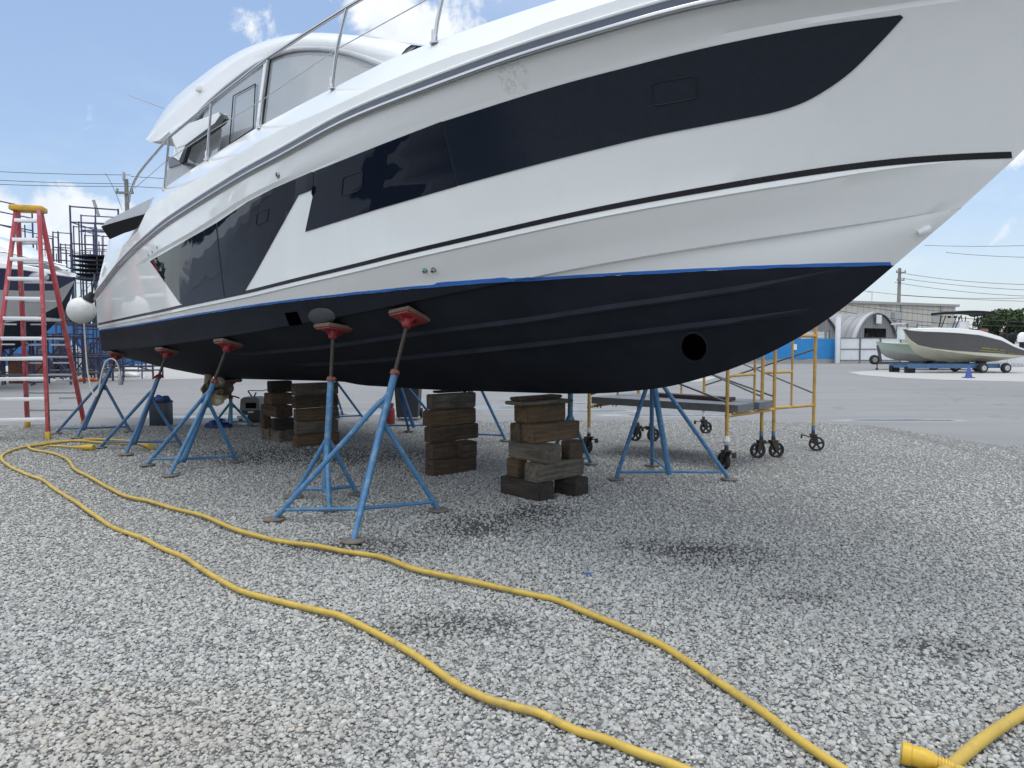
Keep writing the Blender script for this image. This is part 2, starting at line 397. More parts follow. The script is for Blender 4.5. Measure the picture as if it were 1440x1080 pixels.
# ------------------------------------------------------------------ yacht parts
black_rub = vmat('black_rubber', (.018,.020,.025), .5, spec=.25)
steel = vmat('polished_steel', (.45,.46,.475), .16, 1.0, var=.05)
stripe_m = vmat('black_stripe_vinyl', (.012,.013,.018), .25)
tape_m = vmat('blue_masking_tape', (.035,.16,.52), .6, var=.2, scale=8)
gelw = vmat('white_gelcoat', (.78,.79,.79), .07, var=.03, scale=1.5, rvar=.04)
antif = vmat('black_antifouling', (.022,.026,.036), .75, var=.3, scale=3, spec=.15)
slate = vmat('slate_rubber', (.07,.085,.12), .4)
grey_m = vmat('grey_moulding', (.36,.37,.39), .35, var=.08)
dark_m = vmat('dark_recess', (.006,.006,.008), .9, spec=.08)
bronze = vmat('weathered_bronze', (.23,.19,.13), .42, .75, var=.3, scale=7, dirt=(.42,.40,.34), dscale=7, damt=.7)
def glassmat(name, col, rough, n_amt=0.0, spec=.6):
    m, nt, b = newmat(name)
    b.inputs['Base Color'].default_value = c4(col); b.inputs['Specular IOR Level'].default_value = spec; b.inputs['IOR'].default_value = 1.46
    if n_amt:
        tc = nt.nodes.new('ShaderNodeTexCoord')
        # a film of moisture covers the forward part only
        dv = nt.nodes.new('ShaderNodeVectorMath'); dv.operation = 'DOT_PRODUCT'; nt.links.new(tc.outputs['Object'], dv.inputs[0]); dv.inputs[1].default_value = U
        fs = float(L(hit(765, 180)[0])[0])
        fm_ = nt.nodes.new('ShaderNodeMapRange'); fm_.interpolation_type = 'SMOOTHSTEP'; fm_.inputs[1].default_value = fs-.25; fm_.inputs[2].default_value = fs+.2
        nt.links.new(math_(nt, 'ADD', dv.outputs['Value'], math_(nt, 'MULTIPLY', noise(nt, 2.2, tc.outputs['Object'], 5), .5)), fm_.inputs[0])
        rf_ = math_(nt, 'MULTIPLY_ADD', noise(nt, 60, tc.outputs['Object'], 6), n_amt, rough)
        nt.links.new(math_(nt, 'MULTIPLY_ADD', fm_.outputs[0], math_(nt, 'SUBTRACT', rf_, .025), .025), b.inputs['Roughness'])
        fc_ = ramp(nt, noise(nt, 26, tc.outputs['Object'], 8, .7), [(.35, (.011,.016,.026)), (.7, (.015,.021,.033))])
        nt.links.new(mix(nt, fm_.outputs[0], c4(col), fc_), b.inputs['Base Color'])
        nt.links.new(bump(nt, noise(nt, 180, tc.outputs['Object'], 4), .2, .002), b.inputs['Normal'])
    else:
        b.inputs['Roughness'].default_value = rough
        tc = nt.nodes.new('ShaderNodeTexCoord')
        nt.links.new(bump(nt, noise(nt, 1.6, tc.outputs['Object'], 1), .05, .06), b.inputs['Normal'])
    return m
win_gloss = glassmat('black_hull_glass', (.008,.012,.022), .02, 0, .42)
win_matt = glassmat('filmed_hull_glass', (.010,.015,.026), .28, .2, .34)
cab_glass = glassmat('cabin_glass', (.30,.32,.335), .02, 0, .9)
def poly_param(pts, n, extra=()):
    pts = [np.asarray(p, float) for p in pts]; d = [0.]
    for a, b_ in zip(pts, pts[1:]): d.append(d[-1]+np.linalg.norm(b_-a))
    d = np.array(d)/d[-1]; return d, np.array(pts)
def patch_px(top, bot, n=48, m=10, off=.004, bv=None, surf=None):
    da, A = poly_param(top, n); db, B = poly_param(bot, n)
    ts = np.unique(np.concatenate([np.linspace(0, 1, n), da, db]))
    rows = []
    for t in ts:
        a = np.array([np.interp(t, da, A[:, k]) for k in (0, 1)]); b_ = np.array([np.interp(t, db, B[:, k]) for k in (0, 1)])
        r = []
        for j in range(m+1):
            p = a+(b_-a)*j/m
            if surf is not None: q = W(*on_b(p[0], p[1], surf))
            else:
                q, _ = hit(p[0], p[1], off, bv)
                if q is None: q = rows[-1][j] if rows else None
            r.append(q)
        rows.append(r)
    return rows
def sheet(rows, thick=.008):
    """closed thin solid following a grid of points"""
    P = np.array(rows); du = np.gradient(P, axis=0); dv = np.gradient(P, axis=1)
    nn = np.cross(du, dv); nn /= np.linalg.norm(nn, axis=2, keepdims=True)+1e-9
    c = CAM-P.mean((0, 1))
    if (nn.mean((0, 1))@c) < 0: nn = -nn
    Q = P-nn*thick; mb = MB(); mb.grid(P); mb.grid(Q)
    for a, b_ in ((P[0], Q[0]), (P[-1], Q[-1]), (P[:, 0], Q[:, 0]), (P[:, -1], Q[:, -1])): mb.grid([a, b_])
    return mb
def sp2(pts, n=6):
    P = [np.asarray(p, float) for p in pts]; P = [2*P[0]-P[1]]+P+[2*P[-1]-P[-2]]; out = []
    for i in range(1, len(P)-2):
        for k in range(n):
            t = k/n; a, b_, c, d = P[i-1], P[i], P[i+1], P[i+2]
            out.append(tuple(.5*((2*b_)+(c-a)*t+(2*a-5*b_+4*c-d)*t*t+(3*b_-a-3*c+d)*t**3)))
    return out+[tuple(P[-2])]
panes = [
 ([(211.5,367),(250,345),(287,324),(304,314)], [(212,368),(254,427),(263,430),(316,418)], win_gloss),
 ([(306,313),(350,283),(384,265.5),(438,242),(441,241.5)], [(318,417.5),(343,411.5),(359,385),(420,274.5),(441,266.5)], win_gloss),
 ([(442.5,241),(540,202),(621,171)], [(442.5,267),(430,326),(535,293),(642.5,262)], win_gloss),
 (sp2([(623,171),(767,125.5),(878,95.5),(1000,65.5),(1137,38.5),(1266,21)]), sp2([(645,261),(767,228),(905,194),(1000,175),(1060,163.5),(1092,156.5),(1122,147),(1153,131.5),(1196,101),(1240,57),(1270,24)]), win_matt)]
wins = []
for tp, bt, m in panes:
    wins.append(sheet(patch_px(tp, bt, 60, 12, .007), .02).build('hull_window', m, yacht, smooth=50))
for tp, bt in (([(303,315),(307,312)], [(315,419),(319,417)]), ([(620,172),(624,170.5)], [(641,262.5),(646,260.5)]), ([(440.5,243),(443,242)], [(440.5,267),(443,266.5)])):
    sheet(patch_px(tp, bt, 4, 14, .0035), .006).build('window_seal', black_rub, yacht, smooth=50)
def rrect(cx, cy, ux, uy, vx, vy, n=6, r=.3):
    out = []
    for qx, qy, a0 in ((1, 1, 0), (-1, 1, 90), (-1, -1, 180), (1, -1, 270)):
        for k in range(n+1):
            a = R_(a0+90*k/n); x = qx*(1-r)+r*math.cos(a); y = qy*(1-r)+r*math.sin(a)
            out.append((cx+ux*x+vx*y, cy+uy*x+vy*y))
    return out
for wi, args in ((1, (370,305,8,-3.4,-.8,9)), (2, (496.5,258,14,-5,-1,13.5)), (3, (948.5,127,31,-5.5,1.5,16))):
    pts = [hit(x, y, .010)[0] for x, y in rrect(*args)]
    pts.append(pts[0]); pts.append(pts[1])
    MB().tube(pts, .0045, 6).build('portlight_frame', black_rub, wins[wi])
# black boot stripe and the masking tape, laid on the topsides
def ribbon(fa, fb, ss, off, name, m, parent, n=3):
    rows = []
    for s in ss:
        r = []
        for j in range(n+1):
            z = fa(s)+(fb(s)-fa(s))*j/n
            o = W(s, 4, z); h = BV.ray_cast(Vector(o), Vector(-N), 6)
            r.append(None if h[0] is None else np.array(h[0])+np.array(h[1])*(off if np.array(h[1])@N > 0 else -off))
        if all(q is not None for q in r): rows.append(r)
    return sheet(rows, .004).build(name, m, parent, smooth=50)
j1 = lambda s: .006*mnoise.noise(Vector((s*3.1, 0, 0)))+.004*mnoise.noise(Vector((s*11, 4, 0)))
zTp = lambda s: float(np.polyval(TPOLY, s))
ribbon(lambda s: zTp(s)-.013+j1(s), lambda s: zTp(s)+.005+.4*j1(s+9)+(.012 if 8.2 < s < 8.8 else 0), np.linspace(-.3, 11.02, 240), .003, 'masking_tape', tape_m, yacht)
ss_ = np.linspace(-.3, 11.68, 190)
zS2 = lambda s: float(np.interp(s, HS[:, 0], HS[:, 2]))
HS = HULL[:, 12, :]
o_ = np.argsort(HS[:, 0]); HS = HS[o_]
ribbon(lambda s: zS2(s)-.002, lambda s: zS2(s)+.030, ss_, .004, 'boot_stripe', stripe_m, yacht)
# rub rail: black insert and bright steel cap, both sides
pr_i = 12+4+1+1+2+1
RRL = HULL[:, pr_i, :]
def rail_path(o_out, dz, sgn):
    out = []
    for k in range(0, len(RRL)):
        a = RRL[min(k+1, len(RRL)-1)]-RRL[max(k-1, 0)]
        n2 = np.array([-a[1], a[0]]); n2 = n2/(np.linalg.norm(n2)+1e-9)
        out.append(W(RRL[k][0]+n2[0]*o_out, sgn*(RRL[k][1]+n2[1]*o_out), RRL[k][2]+dz))
    return out
for sg in (1, -1):
    a_, b2, c2, d_ = rail_path(-.01, .014, sg), rail_path(.012, .014, sg), rail_path(.012, .052, sg), rail_path(-.01, .052, sg)
    rr_ = MB().grid([list(q) for q in zip(a_, b2, c2, d_)], closed=True).build('rub_rail', slate, yacht, smooth=50)
    MB().tube(rail_path(.014, -.008, sg), .021, 10).build('rail_cap', steel, rr_)
    MB().tube(rail_path(.010, .064, sg), .012, 8).build('rail_lip', gelw, rr_)
# spray strakes under the bottom
for pts in ([(318,497),(340,496),(450,486),(600,464),(740,446),(860,427),(925,418),(1020,404),(1120,388),(1190,376)],
            [(408,512),(520,505),(640,493),(760,480),(860,468),(960,455),(1060,443),(1140,433)]):
    d, A = poly_param(pts, 0); rows = []
    for t in np.linspace(0, 1, 70):
        x, y = np.interp(t, d, A[:, 0]), np.interp(t, d, A[:, 1]); p, n_ = hit(x, y)
        k = min(1, t*22)*min(1, (1-t)*6)
        inb = -N-n_*((-N)@n_); inb /= np.linalg.norm(inb); inb = inb if inb[2] < 0 else -inb
        rows.append([p+n_*-.004, p+n_*.008*k-ZU*.030*k+N*.003*k, p-ZU*.035*k+n_*.005*k+inb*.010, p+inb*.075-n_*.006])
    MB().grid(rows, closed=True).build('spray_strake', antif, yacht, smooth=30)
# bow thruster tunnel: black disc painted for the shaded opening, with raised lip
def hull_frame(px, py):
    p, n_ = hit(px, py); x = U-n_*(U@n_); x /= np.linalg.norm(x); return p, n_, x
p, n_, x = hull_frame(976, 488)
rb = []
for dr, h in ((.0, .003), (.004, .003), (.01, .001), (.03, -.006)):
    r = []
    for k in range(36):
        a = 2*math.pi*k/36; q = ray(976+1.0*(17+dr*170)*math.cos(a)-6*math.sin(a)*(1), 488+(19+dr*170)*math.sin(a)*.95+8*math.cos(a))
        hh = BV.ray_cast(Vector(CAM), Vector(q/np.linalg.norm(q)), 60); r.append(np.array(hh[0])+n_*h)
    rb.append(r)
shade_black_m = vmat('opening_shade_black', (.001,.001,.0015), 1.0, spec=0)
mb = MB().grid(rb, closed=True); tl = mb.build('thruster_tunnel', antif, yacht)
inner = rb[0]; c0 = np.mean(inner, 0)
MB().grid([[c0+(q-c0)*.98-n_*.004 for q in inner], [c0+(q-c0)*.5+n_*.010 for q in inner], [c0+(q-c0)*.01+n_*.014 for q in inner]], closed=True).build('bore', shade_black_m, tl)
# water scoop fairing near the chine, with a black box painted for the shaded inlet
p, n_, x = hull_frame(452, 445)
yv = np.cross(n_, x)
mb = MB(); rows = []
for i in range(9):
    f = math.pi/2*i/8
    rows.append([p+x*.20*math.cos(f)*math.cos(a)+yv*.085*math.cos(f)*math.sin(a)+n_*(.035*math.sin(f)-.006) for a in np.linspace(0, 2*math.pi, 25)[:-1]])
mb.grid(rows, closed=True).build('water_scoop', vmat('lighter_antifouling', (.045,.047,.055), .7, var=.2), yacht)  # scoop coloured lighter than the bottom around it
p, n_, x = hull_frame(413, 448)
MB().box(p+n_*.002, (.20,.13,.02), x, n_, .006).build('water_inlet', shade_black_m, yacht)
# small skin fittings
green = vmat('verdigris', (.20,.34,.30), .5, .3); 
def fitting(px, py, r, h, m, name):
    p, n_, x = hull_frame(px, py)
    return MB().lathe(p-n_*.006, [(r*1.35, .004), (r*1.35, .010), (r, .014), (r*.9, h), (r*.55, h), (r*.5, h*.4)], x, n_, 18).build(name, m, yacht)
fitting(598, 380, .016, .03, green, 'drain_fitting'); fitting(610, 379, .016, .034, steel, 'drain_fitting')
fitting(391, 246, .024, .02, steel, 'vent_fitting')
for q in ((209,358), (214.5,353.5), (221,348)): fitting(q[0], q[1], .016, .012, steel, 'skin_fitting')
p, n_, x = hull_frame(1299, 323)
be = MB().box(p+n_*.010, (.070,.03,.04), x, n_, .014).build('bow_eye', gelw, yacht)
# stern: drive leg with twin propellers
pd = W(.30, .30, .06)
def pod(c, sg):
    mb = MB(); c = np.asarray(c, float)
    sec = []
    for z, l, t, sh in ((1.10,.30,.075,.02), (.98,.28,.07,.0), (.80,.25,.055,-.04), (.66,.30,.05,-.08), (.60,.34,.06,-.08)):
        sec.append([c+U*(math.cos(a)*l*.5+sh)+N*(math.sin(a)*t)+ZU*z for a in np.linspace(0, 2*math.pi, 19)[:-1]])
    mb.grid(sec, closed=True)
    d = mb.build('drive_leg', bronze, yacht)
    # torpedo lies along the keel
    mb = MB().lathe(c+ZU*.60-U*.34, [(.015,0),(.06,.06),(.088,.2),(.095,.34),(.09,.48),(.075,.56),(.07,.60)], N, U, 18)
    mb.prism([c+ZU*.56-U*.30, c+ZU*.56-U*.02, c+ZU*.36-U*.20, c+ZU*.31-U*.34], N*.02); mb.build('gear_housing', bronze, d)
    for k, (off, n_b, rad) in enumerate(((.29,4,.235), (.42,3,.25))):
        mb = MB().lathe(c+ZU*.60+U*(off-.05), [(.065,0),(.066,.1),(.045,.13)], N, U, 14)
        for b_ in range(n_b):
            a = 2*math.pi*b_/n_b+.35+k*.5; rows = []
            for i in range(7):
                f = i/6; rr = .05+(rad-.05)*f; wd = .10*math.sin(math.pi*(.18+.78*f))+.012
                tw = (1.05-.55*f)*(1 if k == 0 else -1); row = []
                rd = N*math.cos(a)+ZU*math.sin(a); tg = -N*math.sin(a)+ZU*math.cos(a)
                for j in range(5):
                    u_ = (j-2)/2*wd*1.25
                    row.append(c+ZU*.60+U*(off+u_*math.sin(tw)*.6)+rd*rr+tg*u_*math.cos(tw)*1.15)
                rows.append(row)
            P = np.array(rows); Q = P+U*.012
            mb.grid(P); mb.grid(Q); mb.grid([P[-1], Q[-1]]); mb.grid([P[:, 0], Q[:, 0]]); mb.grid([P[:, -1], Q[:, -1]])
        mb.build('propeller', bronze, d)
pod(pd, 1)
# ---------------------------------------------------------------- superstructure
bcab = lambda s, z: 1.42-.13*(z-3.2)
OUT = [(208,194),(214,181),(222,168),(235,149),(250,133),(266,120),(283,107),(300,94),(320,81),(342,69),(362,61),(384,54),(402,50),(419,47),(436,46),(453,46),(470,47),(488,48.6),(510,52),(537,55.5),(560,59),(578,63)]
INN = [(211,200),(224,197),(237,186),(250,179),(262,173),(273,166),(283,154),(297,140),(318,122),(345,101),(360,91),(375,83),(388,77),(400,73),(416,69.5),(431,68.5),(450,68.5),(468,70.5),(490,75),(515,83.5),(536,92),(560,104)]
rows_o = []
for (a, b_) in zip(OUT, INN):
    po = on_b(*a, lambda s, z: bcab(s, z)-.06); pi = on_b(*b_, bcab)
    r = []
    for j in range(7):
        t = j/6; q = po+(pi-po)*t; q[1] += .045*math.sin(math.pi*min(1, t*1.25))**.8 if t < .8 else .02*(1-t)*5*0; r.append(q)
    rows_o.append(r)
RO = np.array(rows_o)
mb = MB()
for sg in (1, -1):
    A = RO.copy(); A[:, :, 1] *= sg; mb.grid(toW(A))
    B = RO.copy(); B[:, :, 1] = (B[:, :, 1]-.05)*sg; mb.grid(toW(B)); mb.grid([[W(*q) for q in A[:, -1]], [W(*q) for q in B[:, -1]]])
# crowned hard top between the two side arches
top = []
for r in RO:
    o = r[0]; top.append([W(o[0]+.10*(1-(v_/o[1])**2), v_, o[2]+.10*(1-(v_/o[1])**2)) for v_ in np.linspace(o[1], -o[1], 17)])
mb.grid(top)
mb.grid([[W(q[0], q[1], q[2]) for q in RO[0][::-1]], [W(q[0], -q[1], q[2]) for q in RO[0][::-1]]])
cabin = mb.build('hard_top', gelw, yacht, smooth=30)
# aft overhang underside
a0, a1 = RO[0][-1], RO[3][-1]
MB().grid([[W(a0[0], 1.18, a0[2]), W(a0[0], -1.18, a0[2])], [W(a1[0], 1.22, a1[2]), W(a1[0], -1.22, a1[2])]]).build('headliner', grey_m, cabin)
# glass down the side
def cab_sheet(top, bot, m, name, parent, off=0.0, th=.012, n=24):
    return sheet(patch_px(top, bot, n, 6, surf=lambda s, z: bcab(s, z)-.03+off), th).build(name, m, parent, smooth=50)
def gk(x0, x1):
    xs = [x0]+[p[0] for p in INN if x0 < p[0] < x1]+[x1]
    return [(x, float(np.interp(x, [p[0] for p in INN], [p[1] for p in INN]))) for x in xs]
cab_sheet(gk(378, 545), [(362,198),(400,182),(470,144),(560,108)], cab_glass, 'side_window', yacht)
cab_sheet(gk(290, 371), [(262,262),(300,236),(357,200)], cab_glass, 'side_window', yacht)
cab_sheet([(371,86),(376,84)], [(357,200),(362,198)], gelw, 'window_pillar', yacht, .02, .03, 4)
cab_sheet([(376,83.5),(378.5,82.5)], [(362,198),(364,197)], black_rub, 'window_seal', yacht, .025, .02, 4)
def cab_tube(pts, r, m, name, parent, off=0.02, n=8):
    return MB().tube([W(*on_b(x, y, lambda s, z: bcab(s, z)+off)) for x, y in pts], r, n).build(name, m, parent)
cab_tube(gk(279, 545), .020, grey_m, 'window_gasket', yacht, .0)
cab_tube([(322.5,205),(328,135),(359,118),(356,181),(322.5,203)], .0065, black_rub, 'sliding_frame', yacht, -.015, 6)
# inner reveal of the front window (grey border band)
cab_sheet([(x, y+.5) for x, y in gk(398, 540)], [(398,81),(431,76.5),(470,79),(500,88),(508,94),(540,98)], grey_m, 'window_border', yacht, .004, .006)
# body below the glass down to the deck, and the windscreen
sd_ = []
for s in np.linspace(1.6, 8.6, 20): sd_.append([(s, 1.46, 3.0), (s, 1.42, 3.2), (s, 1.37, 3.55)])
mb = MB()
for sg in (1, -1): mb.grid([[W(q[0], q[1]*sg, q[2]) for q in r] for r in sd_])
mb.build('cabin_side', gelw, yacht)
fr = RO[-1][0]; f0 = RO[-1][-1]
ws = []
for v_ in np.linspace(1.27, -1.27, 13):
    c = 1-(v_/1.27)**2
    ws.append([W(fr[0]-1.2+.10*c+k*(2.1+.6*c), v_*(1-.12*k), fr[2]+.42+.06*c-k*(.95)) for k in np.linspace(0, 1, 6)])
MB().grid(ws).build('windscreen', win_gloss, yacht)
# wiper on the windscreen's upper edge
def at_v(px, py, v): return W(*on_v(px, py, v))
wp = [at_v(544,64,1.0), at_v(551,69,1.0), at_v(556,67,1.0), at_v(566,70,1.0), at_v(584,70,1.0)]
wpo = MB().tube(wp, [.03,.03,.022,.016,.012], 8).tube([at_v(551,68,1.0), at_v(567,78,1.0)], .018, 6).build('wiper', black_rub, yacht)
MB().tube([at_v(505,52,1.0), at_v(530,56,1.0), at_v(560,62,1.0), at_v(589,66.5,1.0)], .022, 8).build('windscreen_frame', grey_m, yacht)
# aft side wing, its dark edge, the quarter panel and the cockpit seat
def fpoly(pts, v, th, m, name, parent, smooth=0):
    P3 = [at_v(x, y, v) for x, y in pts]
    mb = MB().prism(P3, -N*th); o = mb.build(name, m, parent, smooth=smooth); return o
fpoly([(238,184),(255,177.5),(293,163.5),(307,158),(311,160),(302,173),(262,203),(248,208)], 1.54, .08, gelw, 'side_wing', yacht)
fpoly([(238,184),(248,208),(262,203),(252,226),(243,220),(246,200)], 1.53, .06, gelw, 'side_wing', yacht)
fpoly([(307,158),(314,163),(316,167),(311,174),(294,187),(264,206),(257,229),(251,227),(261,203.5),(302,173),(311,161)], 1.55, .05, black_rub, 'wing_edge', yacht)
fpoly([(264,206),(294,188),(310,180),(303,240),(270,262),(258,230)], 1.40, .02, cab_glass, 'quarter_window', yacht)
fpoly([(236,220),(252,227),(255,230),(237,236)], 1.50, .3, win_gloss, 'cockpit_seat', yacht)
fpoly([(237,236),(255,230),(268,239),(246,262),(226,275),(231,250)], 1.48, .35, grey_m, 'cockpit_coaming', yacht)
# stern platform lid with its dark underside, seen over the quarter
lid = [(143,318),(150,310),(198,286),(218,276.5),(212,290),(203,301),(184,306)]
P3 = [at_v(x, y, 1.30) for x, y in lid]
MB().prism(P3, -N*2.5).build('stern_lid', grey_m, yacht, smooth=0)
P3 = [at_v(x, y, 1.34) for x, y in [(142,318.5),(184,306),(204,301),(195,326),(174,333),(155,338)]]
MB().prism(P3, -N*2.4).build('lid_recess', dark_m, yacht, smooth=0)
P3 = [at_v(x, y, 1.36) for x, y in [(153.5,337),(174,328),(194,322),(194,352),(134,416)]]
MB().prism(P3, -N*2.6).build('transom_moulding', gelw, yacht, smooth=0)
# rails
bT = lambda s, z: float(bR(s))-.20
def rail(pts, r, name, m=steel, extra=()):
    return MB().tube([W(*on_b(x, y, bT)) for x, y in pts]+list(extra), r, 10).build(name, m, yacht)
last = on_b(504, 0, bT)
ext = [W(last[0]+d, max(0, float(bR(last[0]+d))-.2), last[2]+.01*d) for d in (.6, 1.2, 1.8, 2.4, 3.0, 3.6, 4.0)]
rail([(181,285),(182,275),(185,265),(189,255),(195,244),(205,231),(238,193),(297,144),(375,83),(430,47),(488,10.4)], .017, 'hand_rail', extra=ext)
for st in ([(238,191),(234,230),(231,267)], [(297,144),(294,185),(291,224)], [(377,84),(370,135),(365,180)], [(488,10.4),(474,68),(470,95),(466.5,124)], [(630,-40),(620,7),(614.8,31),(611,60)]):
    so_ = rail(st, .014, 'stanchion')
    q = W(*on_b(st[-1][0], st[-1][1], bT)); MB().lathe(q-ZU*.01, [(.035,0),(.035,.012),(.022,.02),(.020,.09),(.015,.1)], n=12).build('stanchion_base', steel, so_)
rail([(189,265),(233,227),(292.5,187),(368,141),(474,69),(599,0),(640,-24)], .0045, 'life_line')
# aerial and deck light
MB().tube([AT(181,134,12.2), AT(233,153,11.9)], [.006,.011], 6).build('whip_aerial', grey_m, yacht)
q, = [W(*on_b(280,124, lambda s, z: bcab(s, z)+.03))]
dl = MB().box(q, (.10,.08,.09), U, ZU, .02).build('deck_light', gelw, yacht); MB().lathe(q-U*.05, [(.03,-.02),(.03,.0)], N, -U, 12).build('lens', dark_m, dl)
# fender at the quarter
fm = vmat('scuffed_white_vinyl', (.66,.66,.65), .5, var=.06, scale=9, dirt=(.38,.37,.35), dscale=9, damt=.6)
fc = AT(114.5, 436.5, 10.6)
FS = .93
fd = thing('buoy_fender', fc, 'round white buoy fender with black neck hanging at the yacht\'s stern corner', 'fender')
ax_ = np.array([.55, 0, .83])
MB().lathe(fc-ax_*.2, [(a*FS, b2_*FS) for a, b2_ in [(.02,0),(.09,.02),(.15,.065),(.19,.125),(.21,.2),(.208,.25),(.185,.315),(.15,.36),(.10,.395),(.06,.415)]], None, ax_, 28).build('ball', fm, fd, smooth=60)
MB().lathe(fc+ax_*.165, [(.085,.025),(.08,.045),(.06,.07),(.045,.10),(.04,.14),(.02,.15)], None, ax_, 18).build('neck', black_rub, fd)
tip = fc+ax_*.31
MB().tube([tip, tip+[.02,.0,.12], AT(131,404,10.75), AT(133,386,11.1)], .011, 8).build('lanyard', black_rub, fd)
# ------------------------------------------------------------------ boat stands
blue_m = vmat('blue_stand_paint', (.055,.175,.34), .5, var=.14, scale=9, bmp=.15, bscale=50, dirt=(.20,.30,.40), dscale=14, damt=.8, rust=.75)
blue_d = vmat('scuffed_blue_stand_paint', (.045,.14,.29), .55, var=.14, scale=9, bmp=.15, bscale=50, dirt=(.14,.11,.09), dscale=16, damt=.9, rust=.8)
teal_m = vmat('teal_stand_paint', (.05,.20,.30), .5, var=.14, scale=9, dirt=(.14,.12,.10), dscale=14, damt=.8)
red_m = vmat('red_pad_paint', (.22,.016,.02), .5, var=.2, scale=12, dirt=(.12,.03,.03), dscale=12)
rust_m = vmat('rusty_steel', (.065,.052,.046), .7, .4, var=.3, scale=20, bmp=.3, bscale=120)
rusthub = vmat('rusty_red_collar', (.18,.055,.042), .6, var=.3, scale=20)
ply_m = vmat('grey_plywood', (.13,.09,.06), .8, var=.25, scale=14)
footm = vmat('weathered_foot_board', (.16,.135,.11), .9, var=.3, scale=12)
label_m = vmat('white_sticker', (.7,.7,.68), .5)
def stand(label, base, pad, feet, nrm, cf=.72, at_=(.62,.6,.55), m=None, plate=True, sticker=False, bz=.09, inner=False, bend=None, padsz=.255, collar_w=.05):
    m = m or blue_m
    base = np.asarray(base, float); pad = np.asarray(pad, float); base = np.array([base[0], base[1], bz])
    r = thing('boat_stand', (base[0], base[1], 0), label, 'boat stand', 'blue stands propping the yacht')
    nrm = np.asarray(nrm)/np.linalg.norm(nrm)
    ax = U-nrm*(U@nrm); ax /= np.linalg.norm(ax)
    pb = pad+nrm*.075                       # underside of the pad
    d = pb-base; Lp = np.linalg.norm(d); d /= Lp
    col = base+d*Lp*cf
    MB().tube([base, col], .030, 14).build('post', m, r)
    sc = MB(); nst = 26
    pts = [col-d*.1]; rad = [.017]
    for k in range(nst):
        t = k/nst; pts.append(col+(pb-col)*t); rad.append(.0185 if k % 2 else .0155)
    pts.append(pb); rad.append(.017)
    if inner: rad = [x*1.25 for x in rad]
    sc.tube(pts, rad, 10).build('screw_rod', rust_m, r)
    h = MB().lathe(col-d*.012, [(.034,0),(.040,.006),(.040,.03),(.03,.045)], None, d, 14)
    hx = np.cross(d, [0, 0, 1.]); hx = hx if np.linalg.norm(hx) > .05 else np.array([1., 0, 0]); hx /= np.linalg.norm(hx)
    if collar_w > .06: h.tube([col+hx*collar_w*1.9+d*.0, col+hx*.05+d*.035, col-hx*.05+d*.035, col-hx*collar_w*1.9+d*.005], .013, 8)
    else: h.lathe(col+hx*.036+d*.012, [(.016,-.0),(.02,.01),(.012,.024)], None, hx, 10)
    h.build('screw_collar', rusthub if collar_w <= .06 else red_m, r)
    pl = MB()
    pl.box(pad+nrm*.052, (padsz, padsz*.86, .016), ax, nrm, .004)
    pl.lathe(pad+nrm*.135, [(.030,0),(.045,.02),(.05,.05),(.045,.085)], ax, -nrm, 16)
    y_ = np.cross(nrm, ax)
    for sx in (-1, 1):
        pl.prism([pad+nrm*.06+ax*.0+y_*.005*sx, pad+nrm*.06+ax*.13*sx+y_*.005*sx, pad+nrm*.115+ax*.03*sx+y_*.005*sx], y_*.012)
        pl.prism([pad+nrm*.06+y_*.0, pad+nrm*.06+y_*.11*sx, pad+nrm*.115+y_*.03*sx], ax*.012)
    p_ = pl.build('pad_plate', red_m, r)
    if plate: MB().box(pad+nrm*.027, (padsz*1.08, padsz*.95, .034), ax, nrm, .004).build('pad_board', ply_m, p_)
    MB().box(pad+nrm*.006, (padsz*1.03, padsz*.9, .010), ax, nrm, .003).build('pad_carpet', dark_m, p_)
    for i, (f, a) in enumerate(zip(feet, at_)):
        f = np.array([f[0], f[1], .02]); t0 = base+d*Lp*a
        f2 = f-t0; dd = f2/np.linalg.norm(f2)
        if bend == i:
            k = base+d*Lp*(a-.03)+(f-base)*.10; pts = [t0+d*.04, t0*.45+k*.55, k, f]
            pts = [t0+d*.03, t0+(k-t0)*.5+d*.004, k, f]
        else: pts = [t0, f]
        lg = MB().tube(pts, .0215, 12)
        q = t0+dd*.13; q0 = base+d*(((q-base)@d)); 
        g_ = q-q0; lg.prism([t0-d*.03, q0, q, t0+dd*.06], np.cross(d, dd)*.008)
        lo = lg.build('leg', m, r)
        MB().lathe(f-[0, 0, .006], [(.085,0),(.09,.006),(.085,.014),(.03,.018)], None, None, 14).build('foot_plate', footm, lo)
        e = f+(t0-f)*((.075+.03*(i == 1))/(t0[2]-f[2]))
        MB().tube([np.array([base[0], base[1], bz+.03]), e], .0155, 10).build('brace', m, r)
    if sticker:
        q = base+(col-base)*.33; tx = CAM-q; tx -= d*(tx@d); tx /= np.linalg.norm(tx)
        MB().box(q+tx*.030, (.034,.006,.12), np.cross(tx, d), d).build('sticker', label_m, r, smooth=0)
    return r
def hull_pad(px, py):
    p, n_ = hit(px, py); return p, n_*.6+np.array([0, 0, -.45])
